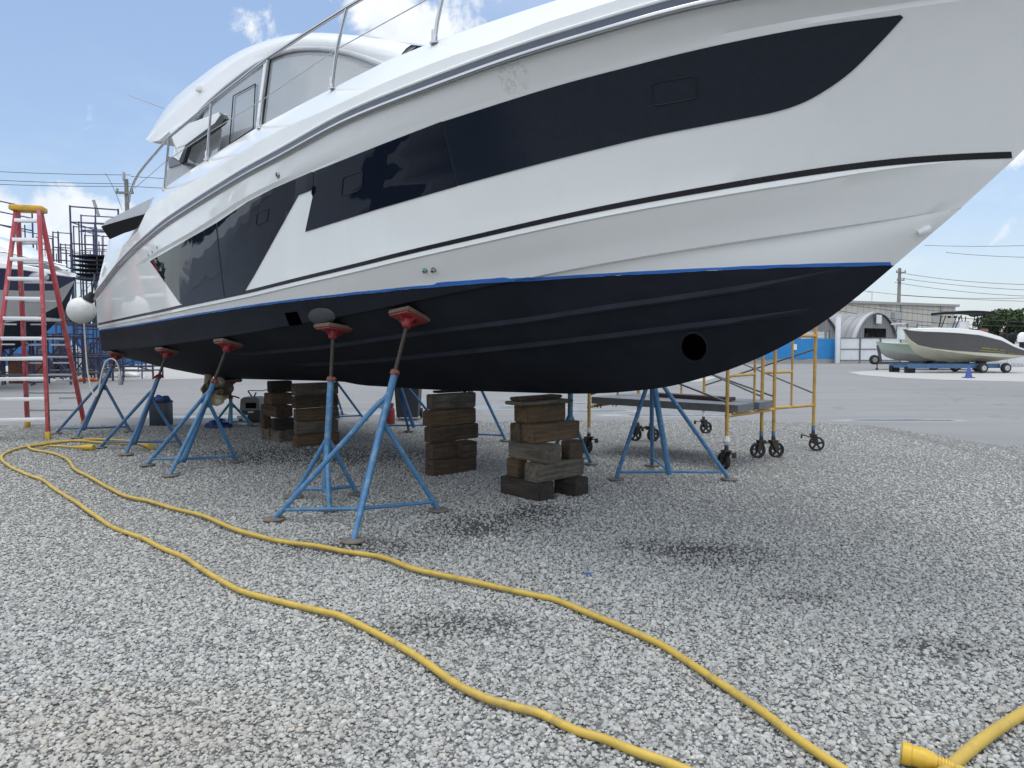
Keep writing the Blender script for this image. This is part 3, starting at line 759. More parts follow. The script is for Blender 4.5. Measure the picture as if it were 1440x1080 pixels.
# starboard row (nearest first)
p, n_ = hull_pad(577, 440)
stand('nearest blue boat stand, beside the yellow hose, with paint worn off its pipes', G(506,736), p, [G(386,733), G(497,764), G(617,720)], n_, .72, (.60,.57,.47), blue_m, bend=0)
p, n_ = hull_pad(470, 456)
stand('upright blue boat stand with a white sticker, behind the nearest stand', G(457,706), p, [G(413,701), G(463,719), G(502,697)], n_*.5+np.array([0,0,-.7]), .70, (.34,.30,.34), blue_m, sticker=True, padsz=.27)
p, n_ = hull_pad(322, 479)
stand('blue boat stand beside the propeller with a red screw collar, third from the bow', G(258,660), p, [G(207,656), G(239,671), G(333,651)], n_, .70, (.62,.6,.55), blue_m, bend=0)
p, n_ = hull_pad(236, 490)
stand('blue boat stand in front of the black box, with a wide red screw handle', G(189,634), p, [G(141,631), G(177,641), G(256,630)], n_, .74, (.60,.62,.52), blue_d, bend=0, collar_w=.08)
p, n_ = hull_pad(165, 495)
stand('blue boat stand next to the ladder under the stern corner, white cord over it', G(117,613), p, [G(79,611), G(108,617), G(183,608)], n_, .86, (.72,.8,.62), blue_d, bend=0, collar_w=.06)
# stern centre and port row, partly hidden
p, n_ = on_v(324, 534, 0), None
stand('short dark blue boat stand standing in the open behind the propeller', G(325,603), W(p[0], 0, float(zK(p[0]))), [G(299,600), G(322,596), G(356,600)], [0,0,-1.], .62, (.52,.52,.52), teal_m, collar_w=.075, padsz=.3)
def port_stand(label, b_px, up_px, dy, feet, **k):
    b_ = G(*b_px, .09); u_ = AT(up_px[0], up_px[1], b_[1]-dy)
    d = (u_-b_); d /= np.linalg.norm(d)
    h = BVP.ray_cast(Vector(b_), Vector(d), 5)
    if h[0] is None:
        h = (Vector(b_+d*1.5), Vector((0, 0, -1)))
    n_ = np.array(h[1]); n_ = n_ if n_[2] < 0 else -n_
    return stand(label, b_, np.array(h[0]), [G(*f) for f in feet], n_, **k)
port_stand('blue boat stand on the far side under the bow, in front of the scaffold', (941,667), (918,548), .12, [(866,676), (917,656), (1025,676)], m=blue_m, at_=(.70,.7,.72), cf=.8)
port_stand('teal boat stand mostly hidden behind the timber stack nearest the bow', (801,650), (800,562), .10, [(770,655), (790,668), (831,654)], m=teal_m, at_=(.42,.4,.42), cf=.8)
port_stand('blue boat stand mostly hidden behind the middle timber stack', (666,613), (660,548), .12, [(640,618), (655,628), (711,621)], m=blue_m, at_=(.7,.6,.72), cf=.8)
port_stand('blue boat stand in front of the dark rubbish bin, seen through the nearest stand', (582,601), (563,545), .14, [(537,606), (575,608), (622,604)], m=blue_d, at_=(.75,.8,.75), cf=.85)
port_stand('thin blue boat stand to the right of the rear timber stacks, far side', (476,588), (466,540), .12, [(460,592), (482,584), (512,591)], m=blue_d, at_=(.75,.7,.75), cf=.85)
# ------------------------------------------------------------------ timber cribbing
def woodmat(name, c1, c2, stain=.5):
    m, nt, b = newmat(name)
    tc = nt.nodes.new('ShaderNodeTexCoord'); mp = nt.nodes.new('ShaderNodeMapping'); nt.links.new(tc.outputs['Object'], mp.inputs[0])
    mp.inputs['Scale'].default_value = (2.2, 26, 26)
    info = nt.nodes.new('ShaderNodeObjectInfo')
    cv = nt.nodes.new('ShaderNodeVectorMath'); cv.operation = 'ADD'; nt.links.new(mp.outputs[0], cv.inputs[0])
    k = nt.nodes.new('ShaderNodeCombineXYZ'); nt.links.new(math_(nt, 'MULTIPLY', info.outputs['Random'], 50), k.inputs[0]); nt.links.new(k.outputs[0], cv.inputs[1])
    g = noise(nt, 1.0, cv.outputs[0], 8, .65, .6)
    c1 = [x*.84*k_ for x, k_ in zip(c1, (1.08, 1, .86))]; c2 = [x*.84*k_ for x, k_ in zip(c2, (1.08, 1, .86))]
    c = ramp(nt, g, [(.28, [x*.35 for x in c1]), (.42, c1), (.62, c2), (.8, [min(1, x*1.25) for x in c2])])
    st = noise(nt, 5, cv.outputs[0], 6, .7); sv = noise(nt, 4.5, tc.outputs['Object'], 7, .7)
    c = mix(nt, ramp(nt, sv, [(.50, (0, 0, 0)), (.64, (stain,)*3)]), c, (.012, .011, .011))
    c = mix(nt, ramp(nt, noise(nt, 9, tc.outputs['Object'], 8, .75), [(.6, (0, 0, 0)), (.72, (.5,)*3)]), c, (.18, .172, .155))
    nt.links.new(c, b.inputs['Base Color']); b.inputs['Roughness'].default_value = .88
    hgt = math_(nt, 'ADD', g, math_(nt, 'MULTIPLY', noise(nt, 30, tc.outputs['Object'], 5), .5))
    nt.links.new(bump(nt, hgt, .9, .02), b.inputs['Normal'])
    return m
wood = [woodmat('timber_brown', (.050,.036,.026), (.10,.072,.05)), woodmat('timber_tan', (.085,.058,.036), (.15,.105,.066), .35),
        woodmat('timber_grey', (.085,.078,.070), (.17,.16,.145), .4), woodmat('timber_dark', (.022,.019,.018), (.05,.043,.038), .7)]
def timber(e_px, z0, h, xl, xr, mi, label, group, Llong=.62, cross=.19, Y=None, ends=None, ax_rot=0.0):
    """a squared timber placed by its nearest upright edge; xl, xr are the columns where its two seen faces end"""
    e = G(e_px[0], e_px[1], z0) if Y is None else AT(e_px[0], e_px[1], Y)
    e[2] = z0
    ca, sa = math.cos(R_(ax_rot)), math.sin(R_(ax_rot)); rot = lambda v: np.array([v[0]*ca-v[1]*sa, v[0]*sa+v[1]*ca, 0])
    a, b_ = rot(-U), rot(-N)                # a runs left along the keel line, b_ runs right away from the viewer
    def reach(d, x, dflt):
        if x is None: return dflt
        k = (x-720)/FPX*1.0; # x/Y = k (pitch changes it by under a percent)
        yy = lambda P: P[1]*cp-(P[2]-CAMH)*sp
        lo, hi = 0, 2.0
        f = lambda t: (e+d*t)[0]/yy(e+d*t)-k
        s0_ = f(0)
        for t in np.arange(.02, 2.0, .02):
            if f(t)*s0_ <= 0: return float(t)
        return dflt
    la = reach(a, xl, cross); lb = reach(b_, xr, Llong)
    la = float(np.clip(la, .12, .80)); lb = float(np.clip(lb, .12, .85))
    c = e+a*la/2+b_*lb/2
    o = thing if False else None
    long_b = lb >= la
    mb = MB(); xx = b_ if long_b else a
    sx, sy = (lb, la) if long_b else (la, lb)
    yy_ = np.cross([0, 0, 1.], xx)
    # local frame: grain along x; the object is turned so that the grain follows its own x axis
    bm = bmesh.new(); bmesh.ops.create_cube(bm, size=1)
    for v in bm.verts: v.co = Vector((v.co.x*sx, v.co.y*sy, v.co.z*(h-.004)))
    bmesh.ops.subdivide_edges(bm, edges=[ed for ed in bm.edges if abs((ed.verts[0].co-ed.verts[1].co).x) > sx*.5], cuts=5)
    bmesh.ops.bevel(bm, geom=[ed for ed in bm.edges if len(ed.link_faces) == 2 and ed.calc_face_angle(0) > .5], offset=.010, segments=2, affect='EDGES')
    sd = Vector((random.uniform(0, 99),)*3)
    for v in bm.verts:
        n3 = mnoise.noise_vector(v.co*7+sd)*.006; n3.z *= .4; v.co += n3
    me = bpy.data.meshes.new('timber_block'); bm.to_mesh(me); bm.free(); me.shade_smooth(); me.set_sharp_from_angle(angle=R_(40)); me.materials.append(wood[mi])
    ob = bpy.data.objects.new('timber_block', me); COL.objects.link(ob)
    ob.location = (c[0], c[1], z0+h/2); ob.rotation_euler = (0, 0, math.atan2(xx[1], xx[0]))
    tag(ob, label, 'timber block', group); return ob
def stack(where, x0, y0, sc, items, h, group):
    for it in items:
        layer, lab, xe_, ye, xl, xr, mi = it[:7]; kw = it[7] if len(it) > 7 else {}
        z0 = kw.pop('z0', h*layer); hh = kw.pop('h', h)
        timber((x0+xe_/sc, y0+ye/sc), z0, hh, None if xl is None else x0+xl/sc, None if xr is None else x0+xr/sc, mi, lab+' '+where, group, **kw)
stack('of the stack nearest the bow', 690, 540, 6.0, [
 (0, 'long dark timber in the bottom layer left', 410, 1003, 80, 535, 3),
 (0, 'blackened timber in the bottom layer right', 710, 958, 540, 820, 3),
 (1, 'pale cracked long timber in the second layer', 395, 840, 285, 785, 2),
 (1, 'short reddish timber in the second layer', 236, 796, 130, 290, 1, dict(Llong=.3)),
 (2, 'brown timber facing left in the middle layer', 495, 682, 150, 592, 2),
 (2, 'black-ended timber on the right of the middle layer', 665, 640, 592, 783, 0),
 (3, 'long reddish brown timber in the fourth layer', 370, 508, 262, 742, 1),
 (3, 'narrow brown timber on the left of the fourth layer', 256, 494, 162, None, 0, dict(Llong=.3)),
 (4, 'single brown timber under the thin boards', 315, 336, 195, 632, 1),
 (5, 'lower thin grey board near the top', 265, 190, 118, 695, 2, dict(h=.038, ax_rot=-3)),
 (5, 'upper thin brown board under the keel', 262, 148, 163, 605, 0, dict(z0=.9135, h=.036, ax_rot=4)),
], .175, 'timbers of the stack nearest the bow')
stack('of the middle stack', 580, 530, 7.2, [
 (0, 'dark timber block with black streaks in the bottom layer', 222, 1015, 130, 650, 0),
 (1, 'brown timber left of the joint in layer two', 215, 848, 130, 498, 0),
 (1, 'short timber right of the joint in layer two', 503, 826, None, 656, 0, dict(cross=.2)),
 (2, 'rough white-marked timber in the middle layer', 190, 674, 118, 660, 0),
 (3, 'smooth tan timber block in the fourth layer', 197, 510, 105, 640, 1),
 (4, 'top grey timber with two vertical black stains', 213, 340, 148, 635, 2),
 (5, 'thin dark shim under the keel on top', 262, 168, 250, 600, 3, dict(h=.03, cross=.15)),
], .176, 'timbers of the middle stack')
stack('of the rear right stack', 355, 520, 9.0, [
 (0, 'rust brown timber block in the bottom layer', 565, 992, 515, 1095, 1),
 (1, 'grey timber block in the second layer', 568, 825, 520, 1090, 2),
 (2, 'tan timber block in the middle layer', 563, 660, 515, 1090, 1),
 (3, 'stained timber with black patch in the fourth layer', 555, 496, 495, 1087, 0),
 (4, 'topmost pale grey split timber', 558, 335, 490, 1080, 2),
], .176, 'timbers of the rear right stack')
stack('of the hindmost stack', 355, 520, 9.0, [
 (0, 'grey-ended timber at the front, bottom layer', 350, 925, 222, 520, 2),
 (0, 'grey-ended timber on the far left, bottom layer', 218, 898, 115, None, 2, dict(Llong=.5)),
 (1, 'dark timber on the right, second layer', 285, 772, 240, 520, 3),
 (1, 'brown-ended timber on the left, second layer', 145, 745, 100, 238, 0),
 (2, 'brown timber block with its side facing left, in the middle layer', 305, 610, 108, 500, 0),
 (3, 'tan timber block in the fourth layer', 250, 450, 148, 500, 1),
 (4, 'topmost nearly black timber under the keel', 240, 292, 185, 495, 3),
], .176, 'timbers of the hindmost stack')
# ------------------------------------------------------------------ ladder
lad_red = vmat('red_fibreglass', (.42,.045,.06), .45, var=.12, scale=6, dirt=(.45,.36,.33), dscale=7, damt=.45)
alu = vmat('dull_aluminium', (.42,.43,.45), .42, .75, var=.08, scale=14)
alu_w = vmat('bright_aluminium_tread', (.78,.79,.80), .4, .3, var=.06, scale=14)
yel_m = vmat('yellow_moulding', (.62,.36,.03), .5, var=.12, dirt=(.25,.15,.04), dscale=8)
def pxmb(): return MB()
FL, FR, BL, BR = G(-17,621), G(68,618), G(39,601), G(119,600)
apex = AT(39,296,11.3); zt = apex[2]
ld = thing('step_ladder', (FL+FR+BL+BR)/4, 'tall red fibreglass step ladder with yellow top cap standing open on the asphalt', 'ladder')
tl_, tr2 = AT(23,297,11.2), AT(55,298,11.2)
tbl, tbr = AT(25,297,11.38), AT(57,298,11.38)
for t in (tl_, tr2, tbl, tbr): t[2] = zt
def rail_box(a, b_, wdt, dep, name, m, parent, face):
    d = b_-a; l = np.linalg.norm(d)
    return MB().box((a+b_)/2, (wdt, dep, l), face, d, .004).build(name, m, parent)
sx = (FR-FL)/np.linalg.norm(FR-FL); bx = (BR-BL)/np.linalg.norm(BR-BL)
rails = []
for a, b_, f in ((FL, tl_, sx), (FR, tr2, sx), (BL, tbl, bx), (BR, tbr, bx)):
    rl = rail_box(a+[0,0,.03], b_, .045, .085, 'ladder_rail', lad_red, ld, f)
    q = a+(b_-a)*.022; MB().box(a+(b_-a)*.016, (.062,.10,.12), f, b_-a, .01).build('rail_foot', yel_m, rl); rails.append((a, b_))
ys = [323.5,347,373.6,401,428.6,456,483,511,539,566.5,593]
for k in range(11):
    z = .305*(k+1); t = z/zt
    if k < 11:
        a = FL+(tl_-FL)*t; b_ = FR+(tr2-FR)*t
        MB().box((a+b_)/2, (np.linalg.norm(b_-a)-.03, .09, .055), b_-a, None, .004).build('ladder_step', alu_w, ld)
        if k in (0, 4, 5):
            for s_a, s_b in ((a, b_), (b_, a)):
                c = s_a+(s_b-s_a)*.25; lo = FL+(tl_-FL)*(t-.05) if s_a is a else FR+(tr2-FR)*(t-.05)
                MB().box((c+lo)/2, (np.linalg.norm(c-lo), .02, .022), c-lo).build('step_brace', alu, ld)
    a = BL+(tbl-BL)*t; b_ = BR+(tbr-BR)*t
    if k % 1 == 0 and k < 10:
        MB().box((a+b_)/2, (np.linalg.norm(b_-a)-.03, .03, .035), b_-a, None, .004).build('rear_bar', alu, ld)
        if k in (1, 2, 3, 4):
            for s_a, s_b, e in ((a, b_, (BL, tbl)), (b_, a, (BR, tbr))):
                c = s_a+(s_b-s_a)*.33; lo = e[0]+(e[1]-e[0])*(t-.055); MB().box((c+lo)/2, (np.linalg.norm(c-lo), .012, .03), c-lo).build('rear_brace', alu, ld)
for f_, g_ in (((FL, tl_), (BL, tbl)), ((FR, tr2), (BR, tbr))):
    a = f_[0]+(f_[1]-f_[0])*.52; b_ = g_[0]+(g_[1]-g_[0])*.52; MB().box((a+b_)/2, (np.linalg.norm(b_-a), .012, .03), b_-a).build('spreader_bar', alu, ld)
cc = (tl_+tr2+tbl+tbr)/4
cap = MB().box(cc+[0,0,.02], (np.linalg.norm(tr2-tl_)+.10, .30, .085), sx, None, .02)
cap.build('top_cap', yel_m, ld)
# ------------------------------------------------------------------ cables on the gravel
def cablemat(name, col, dirt):
    return vmat(name, col, .5, var=.12, scale=5, dirt=dirt, dscale=13, damt=.75, bmp=.1, bscale=70)
cab_y = cablemat('yellow_cable_jacket', (.50,.345,.06), (.27,.20,.08))
cab_y2 = cablemat('dusty_yellow_cable_jacket', (.62,.46,.16), (.34,.28,.16))
plug_y = vmat('yellow_plug_rubber', (.58,.37,.03), .45, var=.1, dirt=(.35,.22,.05), dscale=9)
def spline(pts, n=6):
    P = [np.asarray(p, float) for p in pts]; P = [2*P[0]-P[1]]+P+[2*P[-1]-P[-2]]; out = []
    for i in range(1, len(P)-2):
        for k in range(n):
            t = k/n; a, b_, c, d = P[i-1], P[i], P[i+1], P[i+2]
            out.append(.5*((2*b_)+(c-a)*t+(2*a-5*b_+4*c-d)*t*t+(3*b_-a-3*c+d)*t**3))
    out.append(P[-2]); return out
def ground_cable(pts, r, name, m, label, cat, lift=.0):
    q = spline([G(x, y, r) for x, y in pts])
    q = [p+[0, 0, .006+.010*(.5+mnoise.noise(Vector((p[0]*2.3, p[1]*2.3, 1))))+lift] for p in q]
    org = np.array([q[0][0], q[0][1], 0])
    o = MB().tube(q, r, 12).build(name, m, None, org=org, smooth=60); return tag(o, label, cat)
CA = [(215,629),(200,624),(170,620),(130,619),(90,622),(55,627),(25,632),(8,638),(2,646),(12,656),(35,667),(60,676),(76,689),(100,703),(130,725),(160,743),(200,758),(225,771),(260,786),(280,800),(320,824),(350,838),(400,850),(450,863),(480,871),(520,889),(560,911),(600,936),(640,965),(680,986),(720,998),(760,1007),(810,1029),(850,1042),(890,1060),(940,1079),(985,1098),(1050,1122)]
CB = [(204,622),(180,625),(150,624),(110,621),(75,623),(45,628),(42,632),(60,636),(82,641),(97,650),(106,662),(125,672),(150,686),(170,697),(190,703),(210,707),(240,716),(280,726),(310,739),(340,751),(370,758),(410,766),(450,772),(480,777),(520,783),(545,789),(580,803),(620,812),(650,819),(690,827),(720,833),(760,841),(780,845),(820,862),(860,879),(900,897),(930,910),(960,929),(990,950),(1020,970),(1050,990),(1080,1012),(1110,1036),(1140,1057),(1170,1076),(1205,1098),(1260,1130)]
ground_cable(CA, .0165, 'power_hose', cab_y, 'yellow cable making the outer loop across the gravel to the bottom edge', 'cable')
ground_cable(CB, .0165, 'power_hose', cab_y, 'yellow cable on the inner line, passing closest to the nearest boat stand', 'cable', .004)
ground_cable([(1560,930),(1500,966),(1440,1006),(1400,1031),(1365,1056),(1335,1082),(1300,1115),(1260,1150)], .0215, 'power_hose', cab_y, 'thick yellow cable crossing the bottom right corner behind the plug', 'cable')
# plug
def plug(label, a, b_, r, tail, nm='cable_plug'):
    d = (b_-a); l = np.linalg.norm(d); d /= l
    o = thing(nm, (a[0], a[1], 0), label, 'plug')
    prof = [(r*.98,0),(r*1.04,.004),(r*1.04,.035*l/.2),(r*.93,.04*l/.2),(r*.95,.065*l/.2),(r*1.0,.07*l/.2),(r*.95,.085*l/.2),(r*.92,.1*l/.2),(r*.74,.125*l/.2)]
    h = .13
    while h < .2:
        prof += [(r*.72-(h-.13)*r*4, h*l/.2),(r*.72-(h-.13)*r*4, (h+.006)*l/.2),(r*.60-(h-.13)*r*3.4, (h+.007)*l/.2),(r*.60-(h-.13)*r*3.4, (h+.010)*l/.2)]; h += .0125
    MB().lathe(a, prof, None, d, 28).build('plug_body', plug_y, o)
    MB().lathe(a-d*.001, [(r*.80,.0),(r*.80,-.002)], None, d, 24).build('plug_face', vmat('plug_face', (.45,.40,.10), .6), o)
    if tail: MB().tube(spline([b_-d*.02]+tail), .014, 12).build('plug_cable', cab_y, o)
    return o
pa, pb2 = G(1268,1058,.045), G(1341,1079,.036)
plug('yellow ribbed plug lying on the gravel at the bottom right', pa, pb2, .036, [G(1365,1088,.02), G(1400,1105,.02), G(1450,1140,.02)])
pa, pb2 = G(132,629,.05), G(108,629,.045)
plug('small yellow plug with black end beside the coiled cable near the ladder', pa, pb2, .040, [G(92,628,.03), G(70,627,.03), G(60,630,.03)])
pa, pb2 = G(213,628,.05), G(203,626,.045)
plug('pale yellow plug end lying between two stern stands', pa, pb2, .038, [G(196,624,.03), G(180,623,.03), G(160,622,.03)])
# white shore cord looped over the stern stand
wc = vmat('dirty_white_cord', (.55,.54,.50), .5, dirt=(.3,.29,.26), dscale=6)
q = spline([AT(118,452,11.2), AT(120,480,11.2), AT(123,520,11.1), AT(128,545,11.0), AT(133,556,10.95), AT(138,553,10.95), AT(142,530,11.0), AT(148,510,11.05), AT(156,504.5,11.05), AT(163,508,11.0), AT(168,520,11.0), AT(169.5,531,11.0)])
sc_ = thing('shore_power_cord', q[0], 'dirty white shore cord with grey plug looped over the stern stand', 'cord')
MB().tube(q, .012, 10).build('cord', wc, sc_)
MB().lathe(q-np.array([0, 0, 0]) if False else q[-1]+[0,0,.03], [(.018,0),(.032,.03),(.036,.06),(.04,.11),(.034,.12),(.034,.145)], None, [.03,0,-1.], 16).build('plug_body', grey_m, sc_)
# ------------------------------------------------------------------ small things under the stern
navy = vmat('navy_plastic', (.02,.028,.05), .5, var=.15); cloth = vmat('blue_cloth', (.03,.07,.22), .9, var=.25, scale=20)
c = G(222,599); bxo = thing('storage_box', c, 'black box with crumpled blue cloth on top, on the gravel edge under the stern', 'box')
MB().box(c+[0,.13,.205], (.30,.27,.41), None, None, .012).build('box_body', navy, bxo)
MB().box(c+[0,.13,.415], (.31,.28,.03), None, None, .01).build('lid', black_rub, bxo)
def heap(c, rx, ry, h, n, m, name, label, cat):
    bm = bmesh.new(); bmesh.ops.create_uvsphere(bm, u_segments=n, v_segments=n//2, radius=1)
    for v in bm.verts:
        k = mnoise.noise(v.co*2.5+Vector(c)*3)*.45+mnoise.noise(v.co*6)*.25
        v.co = Vector((v.co.x*rx*(1+k), v.co.y*ry*(1+k), max(-.0, v.co.z)*h*(1+1.3*k)))
    me = bpy.data.meshes.new(name); bm.to_mesh(me); bm.free(); me.shade_smooth(); me.materials.append(m)
    o = bpy.data.objects.new(name, me); COL.objects.link(o); o.location = [float(x) for x in c]; return tag(o, label, cat)
heap(c+np.array([.02,.12,.432]), .16, .13, .09, 24, cloth, 'crumpled_cloth', 'crumpled blue cloth lying on the black box', 'cloth')
heap(G(303,602)+[0,.1,0], .24, .17, .13, 30, vmat('navy_tarp', (.018,.035,.13), .75, var=.3, scale=14), 'crumpled_tarp', 'crumpled navy blue tarp heap on the gravel behind the propeller', 'tarp')
c = G(338,598)+[0,.1,0]; bk = thing('paint_bucket', c, 'white paint bucket with lid beside the crumpled navy tarp', 'bucket')
MB().lathe(c, [(.075,0),(.078,.01),(.088,.15),(.09,.155)], n=20).build('bucket_body', label_m, bk); MB().lathe(c+[0,0,.155], [(.094,0),(.094,.012),(.088,.016)], n=20).build('lid', gelw, bk)
MB().box(c+[.0,-.085,.085], (.06,.006,.05), None, [0,-.06,1]).build('printed_label', navy, bk)
# portable compressor with a folding handle
c = G(351,594)+[0,.2,0]; cm = thing('portable_compressor', c, 'grey wheeled compressor with folding handle left of the rear timber stacks', 'compressor')
gm_ = vmat('grey_plastic', (.22,.215,.205), .6, var=.1, dirt=(.10,.09,.08), dscale=5); gd_ = vmat('dark_olive_plastic', (.05,.05,.045), .7)
MB().box(c+[0,0,.12], (.36,.34,.22), None, None, .03).build('tank', gd_, cm)
MB().prism([c+[-.19,-.17,.22], c+[-.17,-.17,.42], c+[-.12,-.17,.46], c+[.12,-.17,.46], c+[.17,-.17,.42], c+[.19,-.17,.22]], [0,.34,0]).build('cover', gm_, cm, smooth=0)
MB().box(c+[.02,-.175,.31], (.19,.03,.10), None, None, .01).build('vent_recess', dark_m, cm)
MB().box(c+[.02,-.19,.19], (.10,.02,.03)).build('badge_plate', label_m, cm)
MB().tube([c+[-.02,0,.46], c+[-.09,0,.56], c+[-.08,0,.575]], .013, 8).tube([c+[.02,0,.46], c+[.06,0,.54]], .013, 8).tube([c+[-.08,0,.575], c+[.20,0,.57], c+[.22,0,.585], c+[.36,0,.58]], .008, 8).build('handle', black_rub, cm)
for sx_ in (-1, 1): MB().lathe(c+[sx_*.17,.14,.07], [(.07,0),(.07,.03),(.05,.035)], None, [sx_,0,0], 16).build('wheel', black_rub, cm)
# rubbish bin and red can on the far side
c = G(572,591)+[0,.25,0]; bn = thing('rubbish_bin', c, 'dark grey wheeled rubbish bin standing on the asphalt behind the yacht', 'bin')
bin_m = vmat('dark_bin_plastic', (.035,.04,.045), .55, var=.12)
rows = []
for z, w_, d_ in ((.05,.40,.40),(.5,.45,.46),(.95,.50,.52),(1.0,.53,.55)):
    rows.append([c+[w_/2*sgx, d_/2*sgy, z] for sgx, sgy in ((-1,-1),(-.33,-1.03),(.33,-1.03),(1,-1),(1,1),(-1,1))])
MB().grid(rows, closed=True).build('bin_body', bin_m, bn, smooth=30)
MB().box(c+[0,0,1.03], (.56,.58,.05), None, None, .02).build('lid', bin_m, bn)
for sx_ in (-1, 1): MB().lathe(c+[sx_*.2,.22,.1], [(.1,0),(.1,.04)], None, [sx_,0,0], 16).build('wheel', black_rub, bn)
c = G(548.5,597)+[0,.06,0]; rc = thing('red_canister', c, 'small red canister with a collar, standing beside the dark rubbish bin', 'canister')
MB().lathe(c, [(.07,0),(.078,.01),(.078,.24),(.07,.28),(.04,.32),(.035,.36)], n=18).build('canister_body', red_m, rc); MB().lathe(c+[0,0,.32], [(.06,0),(.06,.06),(.05,.06)], n=16).build('collar', red_m, rc)
# ------------------------------------------------------------------ rolling scaffold towers
scaf = vmat('yellow_scaffold_paint', (.50,.30,.07), .5, var=.15, scale=7, bmp=.1, bscale=60, dirt=(.24,.14,.07), dscale=11, damt=.7)
galv = vmat('galvanised_tube', (.14,.145,.15), .5, .5, var=.2, scale=10)
castm = vmat('black_caster_rubber', (.018,.018,.018), .6); castf = vmat('brown_caster_steel', (.05,.042,.038), .6, .4, var=.3)
plank_a = vmat('aluminium_plank', (.19,.195,.20), .5, .5, var=.15, scale=5, dirt=(.15,.15,.15), dscale=4)
plank_d = vmat('dark_plank_edge', (.045,.03,.035), .7, var=.3); wrap = vmat('white_wrap_tape', (.6,.6,.58), .6)
def caster(c, ang, parent, lever=True):
    """c: foot of the post on the ground; the wheel trails the stem"""
    d = np.array([math.cos(ang), math.sin(ang), 0]); s = np.cross([0,0,1.], d); w_ = c+d*.045+[0,0,.1]
    w0 = MB().lathe(w_-s*.024, [(.072,0),(.095,0),(.1,.006),(.1,.042),(.095,.048),(.072,.048)], d, s, 26)
    tyre = MB(); n = 26; prof = [(.074,0),(.094,0),(.1,.007),(.1,.041),(.094,.048),(.074,.048)]
    rows = [[w_-s*.024+s*h+r*(d*math.cos(2*math.pi*k/n)+np.array([0,0,1.])*math.sin(2*math.pi*k/n)) for k in range(n)] for r, h in prof]; rows.append(rows[0])
    ca = tyre.grid(rows, closed=True).build('caster', castm, parent)
    sp_ = MB().lathe(w_-s*.028, [(.022,0),(.022,.056)], d, s, 12)
    for k in range(5):
        a = 2*math.pi*k/5+.3; e = d*math.cos(a)+np.array([0,0,1.])*math.sin(a); sp_.box(w_+e*.048, (.062,.026,.02), e, s)
    sp_.build('wheel_spokes', castf, ca)
    fk = MB().box(c+[0,0,.222], (.10,.09,.014), d, None, .003).lathe(c+[0,0,.225], [(.028,0),(.024,.03),(.024,.06)], n=12)
    for sg in (-1, 1): fk.prism([c+s*sg*.036+d*-.045+[0,0,.22], c+s*sg*.036+d*.045+[0,0,.22], w_+s*sg*.036+d*.022, w_+s*sg*.036-d*.022-[0,0,.01]], s*.005)
    if lever: fk.box(c-d*.09+[0,0,.20], (.13,.045,.012), d, [.25*d[0],.25*d[1],1], .003).box(c-d*.145+[0,0,.185], (.02,.05,.05), d, None, .003)
    fk.build('caster_fork', castf, ca)
def tower(label, A, B, C, D, top, parent_label, casters, dirs):
    """A,B front end-frame feet; C,D far end-frame feet (A-C and B-D are the long sides)"""
    r = thing('scaffold_tower', (A+B+C+D)/4, label, 'scaffold', 'yellow scaffold towers on casters')
    Zv = lambda P, z: np.array([P[0], P[1], z])
    for (p, q) in ((A, B), (C, D)):
        f = MB()
        for e in (p, q): f.tube([Zv(e, .25), Zv(e, top)], .0215, 12)
        for z in (.62, 1.55): f.tube([Zv(p, z), Zv(q, z)], .0195, 10)
        m0 = p+(q-p)*.55; f.tube([Zv(m0, .62), Zv(m0, 1.55)], .015, 8); f.tube([Zv(p, 1.08), Zv(m0, 1.08)], .0175, 8)
        for e in (p, q): f.lathe(Zv(e, .60), [(.026,0),(.026,.04)], n=10); f.lathe(Zv(e, 1.53), [(.026,0),(.026,.04)], n=10)
        fo = f.build('end_frame', scaf, r)
        for e in (p, q): MB().lathe(Zv(e, .27), [(.024,0),(.024,.075)], n=10).build('blue_band', blue_m if (p is A) else wrap, fo)
    for (p, q) in ((A, C), (B, D)):
        MB().tube([Zv(p, .78), Zv(q, 1.38)], .0125, 8).build('cross_brace', galv, r); MB().tube([Zv(p, 1.38)+[.02,.02,0], Zv(q, .78)+[.02,.02,0]], .0125, 8).build('cross_brace', galv, r)
    for e, a in zip((A, B, C, D), dirs): caster(np.array([e[0], e[1], 0]), a, r)
    return r
A1, B1, C1, D1 = G(1021,661), G(1087,644), G(828,638), G(897,620)
t1 = tower('yellow scaffold tower on casters nearest the bow, with grey planks low across it', A1, B1, C1, D1, 1.75, '', None, (1.9, .2, 2.2, 3.5))
wv_ = (B1-A1)/np.linalg.norm(B1-A1); lv = (C1-A1)/np.linalg.norm(C1-A1); LL = np.linalg.norm(C1-A1)
def plank(o_w, z, wd, th, m, name, over=.06, parent=None, x0=0.0):
    c = A1+wv_*o_w+lv*LL/2+[0,0,z]
    return MB().box(c, (LL+2*over, wd, th), lv, None, .004).build(name, m, parent or t1, smooth=0)
pk_ = plank(.34, .70, .48, .09, plank_a, 'deck_plank'); plank(.86, .70, .44, .09, plank_a, 'deck_plank')
for k in (.02, .98):
    for w_ in (.16, .5): 
        c = A1+wv_*(w_)+lv*LL*k; MB().tube([c+lv*.0+[0,0,.62]+np.array([0,0,.03*math.cos(a)])+lv*.03*math.sin(a)*1 for a in np.linspace(-2.4, 2.4, 9)], .008, 6).build('plank_hook', galv, pk_)
lb = MB().box(A1+wv_*.62+lv*LL*.42+[0,0,.775], (1.15,.16,.045), lv+wv_*.12, None, .004); lb.build('loose_board', plank_d, t1, smooth=0)
MB().lathe(A1+[0,0,.335], [(.0,-.05),(.03,-.04),(.046,-.0),(.03,.04),(.024,.06)], n=12).build('tape_wad', wrap, t1)
